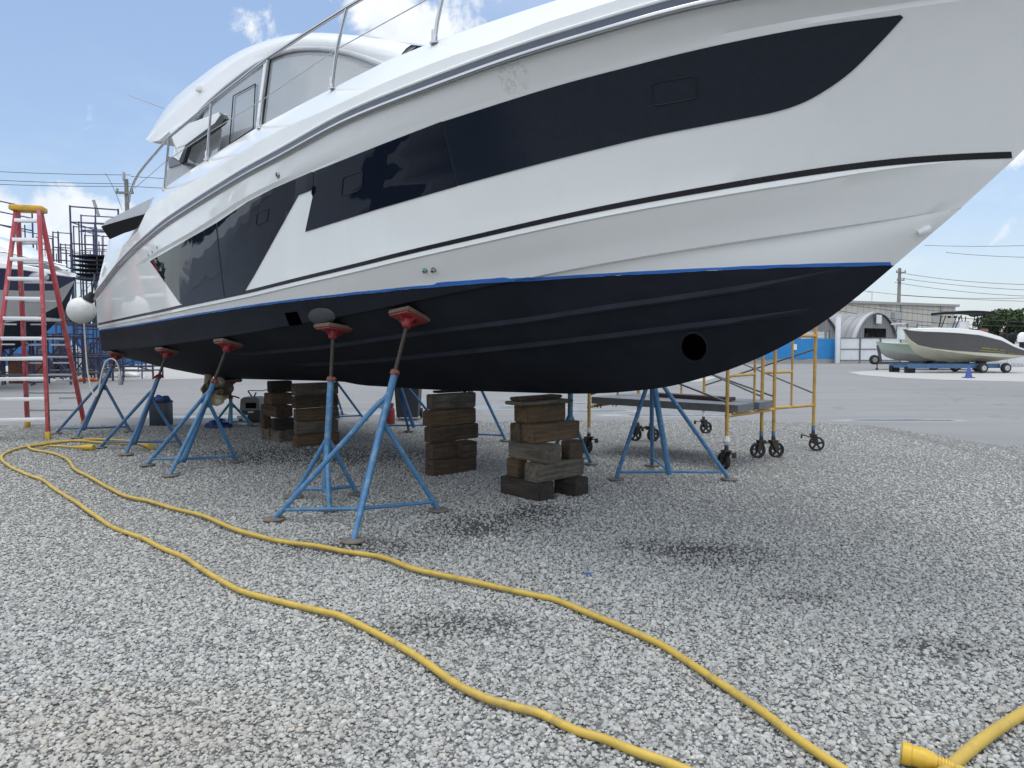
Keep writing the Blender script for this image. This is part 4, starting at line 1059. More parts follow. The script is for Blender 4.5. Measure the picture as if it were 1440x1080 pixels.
A2, B2, C2, D2 = G(1070,644), G(1143,634), G(915,621), G(989,610)
tower('yellow scaffold tower on casters standing furthest right, beside the asphalt', A2, B2, C2, D2, 1.80, '', None, (3.3, -.5, .4, .2))

q = G(827,807,.012); o = MB().prism([q+[-.02,-.012,0], q+[.022,-.008,.006], q+[.018,.014,.0], q+[-.012,.016,.008]], [0,0,.004]).build('tape_scrap', tape_m, None, org=q, smooth=0); tag(o, 'small scrap of blue masking tape on the gravel in front of the nearest timber stack', 'tape scrap')
# ------------------------------------------------------------------ ground
def pos_nodes(nt):
    g = nt.nodes.new('ShaderNodeNewGeometry'); return g.outputs['Position']
def spot(nt, P, c, rx, ry, soft=.6):
    """soft mask round a place on the ground"""
    v = nt.nodes.new('ShaderNodeVectorMath'); v.operation = 'SUBTRACT'; nt.links.new(P, v.inputs[0]); v.inputs[1].default_value = (float(c[0]), float(c[1]), 0)
    d = nt.nodes.new('ShaderNodeVectorMath'); d.operation = 'MULTIPLY'; nt.links.new(v.outputs[0], d.inputs[0]); d.inputs[1].default_value = (1/rx, 1/ry, 0)
    l = nt.nodes.new('ShaderNodeVectorMath'); l.operation = 'LENGTH'; nt.links.new(d.outputs[0], l.inputs[0])
    m = nt.nodes.new('ShaderNodeMapRange'); m.inputs[1].default_value = 1.0; m.inputs[2].default_value = 1-soft; nt.links.new(l.outputs['Value'], m.inputs[0]); return m.outputs[0]
DAMP = [(G(1005,780), .50, .30), (G(925,768), .38, .2), (G(700,738), .62, .36), (G(1335,915), .30, .14), (G(630,745), .4, .3), (G(760,720), .4, .3), (G(1120,842), .26, .10), (G(640,880), .45, .2), (G(520,770), .7, .25), (G(450,640), 2.0, .8)]
def damp_mask(nt, P):
    acc = None
    for c, a, b_ in DAMP:
        s_ = spot(nt, P, c, a*1.5, b_*1.6, .85); acc = s_ if acc is None else math_(nt, 'MAXIMUM', acc, s_)
    n_ = noise(nt, 3.4, P, 7, .7)
    return ramp(nt, math_(nt, 'MULTIPLY', acc, math_(nt, 'MULTIPLY_ADD', n_, 1.5, 0.05)), [(.26, (0, 0, 0)), (.62, (1, 1, 1))])
# asphalt yard, the one big sheet that runs to the horizon
am, nt, b = newmat('weathered_asphalt')
P = pos_nodes(nt)
n_big = noise(nt, .16, P, 6, .6); mp = nt.nodes.new('ShaderNodeMapping'); nt.links.new(P, mp.inputs[0]); mp.inputs['Scale'].default_value = (.25, 1.6, 1); mp.inputs['Rotation'].default_value = (0, 0, R_(8))
n_str = noise(nt, .9, mp.outputs[0], 7, .65)
c = ramp(nt, n_big, [(.3, (.185, .182, .178)), (.7, (.245, .241, .235))])
c = mix(nt, ramp(nt, n_str, [(.42, (0, 0, 0)), (.7, (.75,)*3)]), c, (.15, .149, .148))
c = mix(nt, .35, c, ramp(nt, noise(nt, 70, P, 3), [(.3, (.11, .11, .115)), (.7, (.34, .34, .34))]))
vo = nt.nodes.new('ShaderNodeTexVoronoi'); vo.feature = 'DISTANCE_TO_EDGE'; vo.inputs['Scale'].default_value = .16
wv = nt.nodes.new('ShaderNodeVectorMath'); wv.operation = 'ADD'; nt.links.new(P, wv.inputs[0])
nc = nt.nodes.new('ShaderNodeTexNoise'); nc.inputs['Scale'].default_value = .8; nc.inputs['Detail'].default_value = 6; nt.links.new(P, nc.inputs[0])
sc_n = nt.nodes.new('ShaderNodeVectorMath'); sc_n.operation = 'SCALE'; sc_n.inputs['Scale'].default_value = 2.2; nt.links.new(nc.outputs['Color'], sc_n.inputs[0]); nt.links.new(sc_n.outputs[0], wv.inputs[1])
nt.links.new(wv.outputs[0], vo.inputs['Vector'])
c = mix(nt, ramp(nt, vo.outputs['Distance'], [(.0, (.75,)*3), (.008, (0, 0, 0))]), c, (.13, .13, .135))
# puddle marks with pale dried rims beside the gravel
pud = None
for q, a, b_ in ((G(838,577), 1.3, .35), (G(815,567), 1.5, .35), (G(930,583), 1.6, .3), (G(690,572), 2.4, .5), (G(1260,590), 1.5, .22), (G(300,585), 2.5, .35), (G(560,580), 2.0, .3)):
    s_ = spot(nt, P, q, a*1.6, b_*1.9, .9); pud = s_ if pud is None else math_(nt, 'MAXIMUM', pud, s_)
pf = math_(nt, 'MULTIPLY', pud, math_(nt, 'MULTIPLY_ADD', noise(nt, 1.3, P, 5), 1.4, .15))
rim = ramp(nt, pf, [(.42, (0, 0, 0)), (.50, (.55,)*3), (.54, (.5,)*3), (.58, (0, 0, 0))])
wet = ramp(nt, pf, [(.54, (0, 0, 0)), (.62, (1, 1, 1))])
c = mix(nt, rim, c, (.42, .42, .42)); c = mix(nt, wet, c, (.06, .06, .063))
nt.links.new(c, b.inputs['Base Color'])
nt.links.new(mix(nt, wet, (.85,)*3, (.12,)*3), b.inputs['Roughness'])
nt.links.new(bump(nt, noise(nt, 120, P, 3), .3, .006), b.inputs['Normal'])
R1 = 900
rings = [0, 30, 80, 200, R1]
rows = [[(r*math.cos(a), r*math.sin(a)+20, -.012) for a in np.linspace(0, 2*math.pi, 49)[:-1]] for r in [.01]+rings[1:]]
tag(MB().grid(rows, closed=True).build('asphalt_yard', am, smooth=0), kind='structure')
# gravel bed: sheet with fine procedural pebbles, real stones lie on it
gm, nt, b = newmat('gravel_bed')
P = pos_nodes(nt)
v1 = nt.nodes.new('ShaderNodeTexVoronoi'); v1.inputs['Scale'].default_value = 58; v1.inputs['Randomness'].default_value = .95; nt.links.new(P, v1.inputs['Vector'])
sepc = nt.nodes.new('ShaderNodeSeparateColor'); nt.links.new(v1.outputs['Color'], sepc.inputs[0])
c = ramp(nt, sepc.outputs[0], [(0, (.13, .13, .125)), (.4, (.25, .252, .245)), (.8, (.36, .36, .35)), (1, (.46, .46, .45))])
edge = ramp(nt, v1.outputs['Distance'], [(.25, (1, 1, 1)), (.75, (.42,)*3)])
c = mix(nt, 1.0, c, edge, 'MULTIPLY')
c = mix(nt, ramp(nt, noise(nt, .55, P, 6, .6), [(.4, (0, 0, 0)), (.7, (.45,)*3)]), c, (.17, .168, .165))
dm = damp_mask(nt, P)
c = mix(nt, math_(nt, 'MULTIPLY', dm, .85), c, (.055, .054, .053))
nt.links.new(c, b.inputs['Base Color']); b.inputs['Roughness'].default_value = .9
hh = math_(nt, 'SUBTRACT', 1.0, v1.outputs['Distance']); nt.links.new(bump(nt, hh, .9, .018), b.inputs['Normal'])
EDGE = [(-900,605),(-300,602),(0,600),(130,599),(360,597),(600,594.5),(830,592),(960,591),(1080,592),(1160,596),(1220,599),(1330,613),(1440,636),(1600,676),(1900,770)]
edge_g = [G(*p) for p in EDGE]
def jag(pts, n, amp):
    out = []
    for a, b_ in zip(pts, pts[1:]):
        for k in range(n):
            q = a+(b_-a)*k/n; m_ = mnoise.noise(Vector((q[0]*1.1, q[1]*1.1, 3)))*amp+mnoise.noise(Vector((q[0]*4, q[1]*4, 9)))*amp*.5
            out.append(np.array([q[0]+m_*.5, q[1]+m_, 0]))
    return out+[pts[-1]]
outer = jag(edge_g, 10, .16)
rows = [outer, [np.array([q[0]*.8, min(q[1], 8)*.45, 0.]) for q in outer], [np.array([q[0]*.9, -9., 0.]) for q in outer]]
bed = MB().grid(rows).build('gravel_bed', gm, smooth=0); tag(bed, kind='structure')
# stones
stone_m, nt, b = newmat('gravel_stone')
P = pos_nodes(nt); info = nt.nodes.new('ShaderNodeObjectInfo')
c = ramp(nt, info.outputs['Random'], [(0, (.21, .213, .203)), (.2, (.31, .314, .30)), (.5, (.38, .384, .366)), (.8, (.44, .444, .424)), (.94, (.54, .545, .52)), (.97, (.40, .34, .28)), (1, (.46, .42, .35))])
c = mix(nt, .22, c, ramp(nt, noise(nt, 160, P, 4, .7), [(.3, (.26, .26, .26)), (.7, (.58, .58, .57))]))
c = mix(nt, ramp(nt, noise(nt, .55, P, 6, .6), [(.38, (0, 0, 0)), (.7, (.30,)*3)]), c, (.22, .218, .212))
dm = damp_mask(nt, P)
c = mix(nt, math_(nt, 'MULTIPLY', dm, .28), c, (.12, .117, .11))
warm = spot(nt, P, G(180,1040), 1.3, .55, .9)
c = mix(nt, math_(nt, 'MULTIPLY', warm, .28), c, (.40, .34, .26))
nt.links.new(c, b.inputs['Base Color']); b.inputs['Roughness'].default_value = .88
stones = []
for k in range(7):
    bm = bmesh.new(); bmesh.ops.create_icosphere(bm, subdivisions=2, radius=1)
    sd = Vector((k*7.3, k*3.1, k*1.7)); sx = 1+.35*random.random(); sz = .62+.25*random.random()
    cuts = [Vector([random.gauss(0, 1) for _ in range(3)]).normalized() for _ in range(7)]
    for v in bm.verts:
        q = v.co.copy()
        for cn in cuts:
            e = q.dot(cn)-.72
            if e > 0: q -= cn*e*.9
        q *= 1+.22*mnoise.noise(q*1.7+sd); v.co = Vector((q.x*sx, q.y, q.z*sz))
    me = bpy.data.meshes.new('stone'); bm.to_mesh(me); bm.free(); me.materials.append(stone_m)
    me.shade_smooth(); me.set_sharp_from_angle(angle=R_(35))
    stones.append(bpy.data.objects.new('stone', me))
# strip mesh carrying a density per vertex, limited to the gravel bed
def inside(x, y):
    ys = np.interp(x, [q[0] for q in outer], [q[1] for q in outer]) if True else 0
    return y < ys
xs = np.linspace(-15, 9, 161); ysg = np.linspace(1.2, 13.6, 105)
verts, dens, idx, faces = [], [], {}, []
def edge_y(x):
    o = np.array([[q[0], q[1]] for q in outer]); k = np.argsort(o[:, 0]); return np.interp(x, o[k, 0], o[k, 1])
def den(x, y):
    if y > 0:
        lim = .80*y+1.9
        if abs(x) > lim: return 0.
    D = math.hypot(x*.5, y)
    d = 5200 if D < 4.2 else max(800, 5200*(4.2/D)**1.5)
    e = float(edge_y(x))-y
    for (c, a, b_) in DAMP:
        k = math.hypot((x-c[0])/(a*1.3), (y-c[1])/(b_*1.4))
        if k < 1: d *= 1-.62*min(1, (1-k)*1.8)*min(1, max(0, .75+1.2*mnoise.noise(Vector((x*2.6, y*2.6, 5)))))
    return d*float(np.clip((e+.25)/.6, 0, 1))
for i, x in enumerate(xs):
    for j, y in enumerate(ysg):
        idx[i, j] = len(verts); verts.append((x, y, 0.0)); dens.append(den(x, y))
for i in range(len(xs)-1):
    for j in range(len(ysg)-1):
        f = (idx[i, j], idx[i+1, j], idx[i+1, j+1], idx[i, j+1])
        if max(dens[k] for k in f) > 0: faces.append(f)
me = bpy.data.meshes.new('gravel'); me.from_pydata(verts, [], faces)
at = me.attributes.new('density', 'FLOAT', 'POINT'); at.data.foreach_set('value', dens)
go = bpy.data.objects.new('gravel', me); COL.objects.link(go); tag(go, 'loose grey crushed gravel covering the boatyard ground', 'gravel', kind='stuff')
ng = bpy.data.node_groups.new('gravel_scatter', 'GeometryNodeTree')
ng.interface.new_socket('Geometry', in_out='INPUT', socket_type='NodeSocketGeometry'); ng.interface.new_socket('Geometry', in_out='OUTPUT', socket_type='NodeSocketGeometry')
gi = ng.nodes.new('NodeGroupInput'); gout = ng.nodes.new('NodeGroupOutput')
dp = ng.nodes.new('GeometryNodeDistributePointsOnFaces'); dp.distribute_method = 'RANDOM'
na = ng.nodes.new('GeometryNodeInputNamedAttribute'); na.data_type = 'FLOAT'; na.inputs['Name'].default_value = 'density'
ng.links.new(gi.outputs[0], dp.inputs['Mesh']); ng.links.new(na.outputs['Attribute'], dp.inputs['Density'])
ip = ng.nodes.new('GeometryNodeInstanceOnPoints'); ng.links.new(dp.outputs['Points'], ip.inputs['Points'])
gti = ng.nodes.new('GeometryNodeGeometryToInstance')
for so2 in reversed(stones):
    oi = ng.nodes.new('GeometryNodeObjectInfo'); oi.inputs['Object'].default_value = so2; oi.inputs['As Instance'].default_value = True
    ng.links.new(oi.outputs['Geometry'], gti.inputs[0])
ng.links.new(gti.outputs[0], ip.inputs['Instance']); ip.inputs['Pick Instance'].default_value = True
def rnd(t, lo, hi, seed):
    r = ng.nodes.new('FunctionNodeRandomValue'); r.data_type = t; r.inputs['Seed'].default_value = seed
    k = 0 if t == 'FLOAT_VECTOR' else 2
    r.inputs[k].default_value = lo; r.inputs[k+1].default_value = hi; return r.outputs[0 if t == 'FLOAT_VECTOR' else 1]
e2r = ng.nodes.new('FunctionNodeEulerToRotation'); ng.links.new(rnd('FLOAT_VECTOR', (-.6, -.6, 0), (.6, .6, 6.28), 3), e2r.inputs[0]); ng.links.new(e2r.outputs[0], ip.inputs['Rotation'])
mul = ng.nodes.new('ShaderNodeMath'); mul.operation = 'POWER'; ng.links.new(rnd('FLOAT', .0, 1.0, 5), mul.inputs[0]); mul.inputs[1].default_value = 3.4
ma = ng.nodes.new('ShaderNodeMath'); ma.operation = 'MULTIPLY_ADD'; ng.links.new(mul.outputs[0], ma.inputs[0]); ma.inputs[1].default_value = .0100; ma.inputs[2].default_value = .0055
ng.links.new(ma.outputs[0], ip.inputs['Scale'])
sp2 = ng.nodes.new('GeometryNodeSetPosition')
ofs = rnd('FLOAT_VECTOR', (0, 0, -.001), (0, 0, .007), 9); ng.links.new(dp.outputs['Points'], sp2.inputs[0]); ng.links.new(ofs, sp2.inputs['Offset'])
ng.links.new(sp2.outputs[0], ip.inputs['Points'])
ng.links.new(ip.outputs[0], gout.inputs[0])
md = go.modifiers.new('scatter', 'NODES'); md.node_group = ng
# pale gravel strips on the far side of the yard
fg, nt, b = newmat('pale_far_gravel'); P = pos_nodes(nt)
c = ramp(nt, noise(nt, 9, P, 6, .7), [(.3, (.30, .295, .28)), (.7, (.46, .45, .435))]); nt.links.new(c, b.inputs['Base Color']); b.inputs['Roughness'].default_value = .95
def flat(pts, z, name, m):
    q = [G(x, y) for x, y in pts]; q = [np.array([p[0], p[1], z]) for p in q]
    o = MB().add(q, [tuple(range(len(q)))]).build(name, m, smooth=0); return tag(o, kind='structure')
flat([(1192,523),(1230,521),(1290,519),(1440,516),(1700,515),(1900,528),(1700,544),(1440,536.5),(1330,534),(1260,531),(1210,527)], -.006, 'pale_gravel', fg)
flat([(-700,540),(-300,539),(0,536.5),(100,535.5),(250,533),(330,531),(700,527),(760,522),(400,513),(0,512),(-700,512)], -.006, 'pale_gravel', fg)
flat([(860,540),(990,536),(1010,530),(960,527),(860,527)], -.006, 'pale_gravel', fg)
# ------------------------------------------------------------------ background, right
white_p = vmat('white_fence_vinyl', (.66,.68,.70), .5, var=.05, dirt=(.5,.5,.48), dscale=2)
conc = vmat('grey_concrete', (.30,.30,.29), .9, var=.15)
def ribmat(name, c1, c2, per, axis, dirt=None):
    m, nt, b = newmat(name); tc = nt.nodes.new('ShaderNodeTexCoord')
    v = nt.nodes.new('ShaderNodeVectorMath'); v.operation = 'DOT_PRODUCT'; nt.links.new(tc.outputs['Object'], v.inputs[0]); v.inputs[1].default_value = [float(a)/per for a in axis]
    fr_ = math_(nt, 'FRACT', v.outputs['Value']); tri = math_(nt, 'ABSOLUTE', math_(nt, 'SUBTRACT', fr_, .5))
    c = ramp(nt, noise(nt, .7, None, 6), [(.3, c1), (.7, c2)])
    c = mix(nt, ramp(nt, tri, [(.40, (0, 0, 0)), (.47, (.5,)*3)]), c, [x*.6 for x in c1])
    if dirt: c = mix(nt, ramp(nt, noise(nt, 1.1, None, 8, .7), [(.5, (0, 0, 0)), (.7, (.6,)*3)]), c, dirt)
    nt.links.new(c, b.inputs['Base Color']); b.inputs['Roughness'].default_value = .6
    nt.links.new(bump(nt, ramp(nt, tri, [(.3, (0, 0, 0)), (.45, (1, 1, 1))]), .8, .05), b.inputs['Normal']); return m
def ground_at(px, Y): p = AT(px, 483, Y); return np.array([p[0], p[1], -.012])
a, b_ = ground_at(820, 63), ground_at(1342, 85); wd = (b_-a)/np.linalg.norm(b_-a); wn = np.array([-wd[1], wd[0], 0]); wh = 5.8
wr = thing('warehouse', (a+b_)/2, 'long beige corrugated metal warehouse behind the arched huts', 'warehouse')
beige = ribmat('beige_sheet_metal', (.46,.44,.38), (.54,.52,.46), .9, wd)
Ln = np.linalg.norm(b_-a)
MB().box((a+b_)/2+wn*9+[0,0,wh/2], (Ln, 18, wh), wd).build('wall', beige, wr, smooth=0)
rf = MB().prism([a-wd*.3-wn*.3+[0,0,wh+.003], a-wd*.3-wn*.3+[0,0,wh+.28], a-wd*.3+wn*9+[0,0,wh+.9], a-wd*.3+wn*18.3+[0,0,wh+.28], a-wd*.3+wn*18.3+[0,0,wh+.003]], wd*(Ln+.6)); rf.build('roof', vmat('roof_grey', (.33,.33,.33), .6), wr, smooth=0)
for px in (1264, 1320):
    t = (px-1060)/(1342-1060); 
    tt_ = (px-720)/1000; q = a+wd*((tt_*a[1]-a[0])/(wd[0]-tt_*wd[1])); MB().box(q-wn*.06+[0,0,wh/2], (.16,.12,wh), wd).build('downpipe', conc, wr, smooth=0)
tt_ = .592; q = a+wd*((tt_*a[1]-a[0])/(wd[0]-tt_*wd[1])); MB().box(q-wn*.04+[0,0,4.4], (.95,.1,1.05), wd).build('shutter_window', grey_m, wr, smooth=0)
tt_ = .535; q = a+wd*((tt_*a[1]-a[0])/(wd[0]-tt_*wd[1])); MB().box(q-wn*.25+[0,0,4.5], (1.0,.5,.9), wd).build('air_conditioner', grey_m, wr, smooth=0)
tt_ = .568; q = a+wd*((tt_*a[1]-a[0])/(wd[0]-tt_*wd[1])); MB().tube([q+wn*6+[0,0,wh+.5], q+wn*6+[0,0,wh+2.0]], .04, 6).tube([q+wn*6+wd*-.9+[0,0,wh+1.9], q+wn*6+wd*.9+[0,0,wh+1.95]], .03, 6).build('roof_aerial', grey_m, wr)
# arched huts
def quonset(px, Y, rad, ln, label, door_w, door_h, white_door=False):
    c = ground_at(px, Y); t = np.array([.81,.588,0]); t /= np.linalg.norm(t); ax = np.array([-t[1], t[0], 0])
    r = thing('arched_hut', c, label, 'hut')
    corr = ribmat('grey_corrugated_'+str(px), (.19,.193,.20), (.27,.272,.28), .9, ax, (.15,.147,.143))
    front = ribmat('weathered_hut_front_'+str(px), (.19,.187,.19), (.26,.257,.26), .45, t, (.22,.215,.21))
    an = np.linspace(0, math.pi, 33)
    prof = lambda k, s=1.0: [c+ax*k+t*(math.cos(x)*rad*s)+[0,0,math.sin(x)*rad*s+.0] for x in an]
    mb = MB(); rows = []
    for k in np.arange(0, ln, .45):
        s = 1+.012*(int(round(k/.45)) % 2); rows.append(prof(k, s))
    mb.grid(rows).build('barrel_roof', corr, r, smooth=60)
    rim = MB(); rim.grid([prof(-.15, 1.0), prof(-.15, 1.035), prof(.2, 1.035), prof(.2, 1.0)]); rim.build('rim', grey_m, r)
    # front with opening
    w2 = door_w/2; fr_ = MB(); F = prof(.1, .995)
    top = [c+ax*.1+t*np.clip(math.cos(x)*rad, -w2, w2)+[0,0,door_h if abs(math.cos(x)*rad) < w2 else min(door_h, math.sin(x)*rad)*(0 if abs(math.cos(x)*rad) >= w2 else 1)] for x in an]
    for i in range(len(an)-1):
        x0, x1 = math.cos(an[i])*rad, math.cos(an[i+1])*rad
        p0, p1 = F[i], F[i+1]
        if max(x0, x1) <= w2 and min(x0, x1) >= -w2:
            q0, q1 = p0.copy(), p1.copy(); q0[2] = q1[2] = door_h
        else: q0, q1 = p0.copy(), p1.copy(); q0[2] = q1[2] = -.01
        fr_.add([p0, p1, q1, q0], [(0, 1, 2, 3)])
    fr_.build('front_wall', front, r, smooth=0)
    # inside: shelves of dark goods or the roller door
    if white_door:
        MB().box(c+ax*.25+[0,0,door_h/2], (door_w+.6, .1, door_h), t).build('roller_door', ribmat('white_roller_door', (.6,.61,.62), (.66,.67,.68), .25, (0,0,1)), r, smooth=0)
    else:
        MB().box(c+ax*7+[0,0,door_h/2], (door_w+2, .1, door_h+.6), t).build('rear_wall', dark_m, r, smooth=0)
        sh = MB()
        for k in range(14):
            sh.box(c+ax*random.uniform(1.5, 5)+t*random.uniform(-w2, w2)+[0,0,random.uniform(.5, door_h-.3)], (random.uniform(.3,.9), .6, random.uniform(.2,.6)), t)
        sh.build('stored_goods', vmat('hut_goods', (.12,.115,.11), .8, var=.5, scale=1.4), r, smooth=0)
        MB().box(c+ax*-.2+[0,0,3.7], (.9,.06,.8), t).build('white_sign', label_m, r, smooth=0)
    return r
quonset(1232, 66, 4.25, 16, 'grey corrugated arched hut with a dark open doorway, behind the white gate', 4.2, 2.85)
quonset(1148, 62, 4.0, 16, 'grey arched hut with a white roller door, half hidden behind the bow', 4.6, 2.6, True)
# fences
def panel_line(px0, px1, Y0, Y1): 
    p, q = ground_at(px0, Y0), ground_at(px1, Y1); d = (q-p)/np.linalg.norm(q-p); return p, q, d, np.linalg.norm(q-p)
p, q, d, l = panel_line(1010, 1175, 51.5, 52.5)
bf = thing('screened_fence', (p+q)/2, 'fence covered with bright blue screen cloth, left of the white gate', 'fence')
scr = vmat('blue_screen_cloth', (.02,.20,.48), .7, var=.12, scale=2, bmp=.5, bscale=4)
rows = [[p+d*x+[0,-.03*math.sin(x*2.3)-.02*math.sin(x*5.1+z*3),.32+z*1.5+.02*math.sin(x*1.9)*(z > .9)] for z in np.linspace(0, 1, 5)] for x in np.linspace(0, l, 60)]
MB().grid(rows).build('blue_screen', scr, bf)
MB().box((p+q)/2+[0,.12,.16], (l, .2, .34), d).build('kerb_wall', conc, bf, smooth=0)
for k in range(6): MB().tube([p+d*l*k/5+[0,.08,0], p+d*l*k/5+[0,.08,1.95]], .035, 8).build('fence_post', galv, bf)
w_ = p+d*(l-3.2); MB().box(w_+[0,-.06,1.2], (.35,.02,.42), d).build('warning_sign', label_m, bf, smooth=0)
p, q, d, l = panel_line(1180.5, 1266, 52.2, 52.2)
gt = thing('sliding_gate', (p+q)/2, 'white panelled sliding gate in front of the open arched hut', 'gate')
MB().box((p+q)/2+[0,0,1.05], (l, .06, 1.55), d).build('gate_panel', white_p, gt, smooth=0)
gf = MB()
for k in range(4): gf.box(p+d*l*k/3+[0,-.06,.95], (.09,.08,1.85), d)
for z in (.22, 1.05, 1.86): gf.box((p+q)/2+[0,-.055,z], (l-.1,.07,.06), d)
for k in range(60): gf.box(p+d*l*(k+.5)/60+[0,-.03,.12], (.02,.02,.2), [d[0], d[1], .0], [.5*d[0], .5*d[1], 1 if k % 2 else -1])
gf.build('gate_frame', galv, gt, smooth=0)
gp = thing('gate_post', ground_at(1178, 52), 'tall white steel post between the blue fence and the white gate', 'post')
MB().box(ground_at(1178,52)+[0,0,1.75], (.28,.28,3.5), None, None, .02).build('post_shaft', white_p, gp); MB().box(ground_at(1178,52)+[0,0,3.54], (.36,.36,.08)).build('post_cap', white_p, gp)
def vinyl_fence(px0, px1, Y0, Y1, h, label, lattice):
    p, q, d, l = panel_line(px0, px1, Y0, Y1); r = thing('vinyl_fence', (p+q)/2, label, 'fence')
    MB().box((p+q)/2+[0,0,h*.42], (l,.05,h*.66), d).build('fence_panel', white_p, r, smooth=0)
    n = max(2, int(l/2.4))
    for k in range(n+1): MB().box(p+d*l*k/n+[0,-.0,h*.52], (.14,.14,h*1.04), d).build('fence_post', white_p, r, smooth=0)
    if lattice:
        la = MB(); m = int(l/.22)
        for z0, z1 in ((h*.77, h*.98), (.02, h*.08)):
            for k in range(m):
                for sg in (-1, 1):
                    c = p+d*(l*(k+.5)/m)+[0,sg*.012,(z0+z1)/2]; la.box(c, (.035,.014,(z1-z0)*1.35), None, [d[0]*sg, d[1]*sg, 1.0])
            
        la.build('lattice', white_p, r, smooth=0)
    MB().box((p+q)/2+[0,0,h], (l,.09,.07), d).build('top_rail', white_p, r, smooth=0)
vinyl_fence(1267, 1420, 52.4, 50, 1.75, 'plain white fence running behind the parked boats', False)
vinyl_fence(1421, 1520, 47, 44, 1.95, 'white vinyl fence with lattice top at the right edge', True)
vinyl_fence(560, 1008, 48, 51.2, 1.75, 'white fence continuing left of the blue screen, mostly hidden by the hull', False)
# low roofs on the far right
lw = thing('low_shed', ground_at(1420, 95), 'low pale shed roof behind the round tree on the right', 'shed')
c = ground_at(1420, 95); MB().box(c+[0,0,1.5], (12,6,3.0)).build('wall', conc, lw, smooth=0)
MB().prism([c+[-6.4,-3.4,3.0], c+[-6.4,0,4.0], c+[-6.4,3.4,3.0]], [12.8,0,0]).build('roof', vmat('pale_roof', (.46,.45,.43), .7), lw, smooth=0)
# poles and wires
polem = vmat('grey_pole_wood', (.21,.20,.185), .85, var=.2, scale=3); insm = vmat('grey_insulator', (.3,.3,.31), .4)
def upole(px, Y, ytop, label, arms=(), r=.16):
    g = ground_at(px, Y); top = AT(px, ytop, Y); o = thing('utility_pole', g, label, 'utility pole')
    MB().tube([g, [g[0], g[1], top[2]]], [r, r*.72], 12).build('pole_shaft', polem, o)
    for dz, w2 in arms:
        MB().box([g[0], g[1]-r-.06, top[2]-dz], (w2*2,.12,.14)).build('crossarm', polem, o)
        for sx_ in (-1, 1): MB().lathe([g[0]+sx_*w2*.85, g[1]-r-.06, top[2]-dz+.07], [(.05,0),(.09,.06),(.05,.1),(.09,.16),(.03,.24)], n=10).build('insulator', insm, o)
    return g, top
upole(1262, 88, 377, 'tall grey utility pole above the warehouse roof, right of the bow', ((.55,.6),(1.5,.45)), .25)
upole(1161, 57, 440, 'dark utility pole in front of the arched huts, beside the scaffold', (), .13)
wire_m = vmat('black_wire', (.03,.03,.032), .6)
def wire(a, b_, sag, label, grp, r=.018, n=24):
    a, b_ = np.asarray(a), np.asarray(b_); pts = [a+(b_-a)*t-np.array([0,0,sag*4*t*(1-t)]) for t in np.linspace(0, 1, n)]
    o = MB().tube(pts, r, 5).build('power_line', wire_m, None, org=a); return tag(o, label, 'power line', grp)
gr = 'power lines strung right of the bow'
lab = 'thin black power line strung across the sky right of the bow'
wr_px = [((1262,383,88), (1900,358,60), 2.0), ((1266,391,88), (1900,385,64), 1.6), ((1258,397,88), (1900,380,70), 2.2), ((1180,404,95), (1900,360,64), 2.5), ((1262,415,88), (1900,414,80), .9),
         ((1195,425,80), (1900,420,70), 1.6), ((1190,428,72), (1850,448,60), 1.2), ((1180,437,70), (1700,440,60), 1.3), ((1330,355,90), (1900,325,60), 1.3), ((1300,345,90), (1900,300,60), 1.0)]
for a, b_, s_ in wr_px: wire(AT(*a), AT(*b_), s_, lab, gr, .026)
# trees
leaf_m, nt, b = newmat('leaf_green'); c = ramp(nt, noise(nt, 1.6, None, 4), [(.3, (.022,.042,.016)), (.5, (.04,.07,.024)), (.72, (.075,.105,.04))])
nt.links.new(c, b.inputs['Base Color']); b.inputs['Roughness'].default_value = .7
bark = vmat('bark', (.12,.10,.08), .9, var=.3)
def tree(c, h, rx, rz, label, name='leafy_tree', n=2600, leaf=.20, cat='tree', lobes=9):
    c = np.asarray(c, float); o = thing(name, c, label, cat); rg = np.random.default_rng(int(abs(c[0]*31+c[1]*7)))
    tb = MB().tube([c, c+[.1,0,h*.25], c+[.0,.1,h*.55], c+[.1,0,h*.8]], [.05*h, .04*h, .025*h, .01*h], 10)
    L0 = []
    for k in range(lobes):
        a = 2*math.pi*k/lobes+rg.uniform(-.4,.4); rr = rg.uniform(.25,.72)
        e = c+np.array([math.cos(a)*rx*rr, math.sin(a)*rx*rr, h-rz+rg.uniform(-.75,.6)*rz]); L0.append((e, rg.uniform(.34,.52)))
        tb.tube([c+[0,0,h*.35], c*.5+e*.5+[0,0,-h*.03], e], [.02*h,.013*h,.005*h], 6)
    L0.append((c+[0,0,h-rz*.5], .5)); tb.build('trunk', bark, o)
    vs = []; fs = []
    for i in range(n):
        e, s = L0[rg.integers(len(L0))]; d = rg.normal(size=3); d /= np.linalg.norm(d); rad = s*rg.uniform(.55, 1.05)**.6
        q = e+d*np.array([rx*rad, rx*rad, rz*rad]); u_ = rg.normal(size=3); u_ /= np.linalg.norm(u_); w2 = np.cross(u_, rg.normal(size=3)); w2 /= np.linalg.norm(w2)+1e-9
        l = leaf*rg.uniform(.6,1.4); k = len(vs); vs += [q-u_*l, q+w2*l*.45, q+u_*l, q-w2*l*.45]; fs.append((k, k+1, k+2, k+3))
    MB().add(vs, fs).build('crown', leaf_m, o, smooth=0, fix=False); return o
tree(ground_at(1416, 72), 4.9, 2.6, 1.7, 'round dark green tree behind the white fence at the right', n=3400, leaf=.20)
tree(ground_at(1393, 76), 3.9, 1.2, 1.3, 'narrow green tree just left of the round tree', n=1400, leaf=.18)
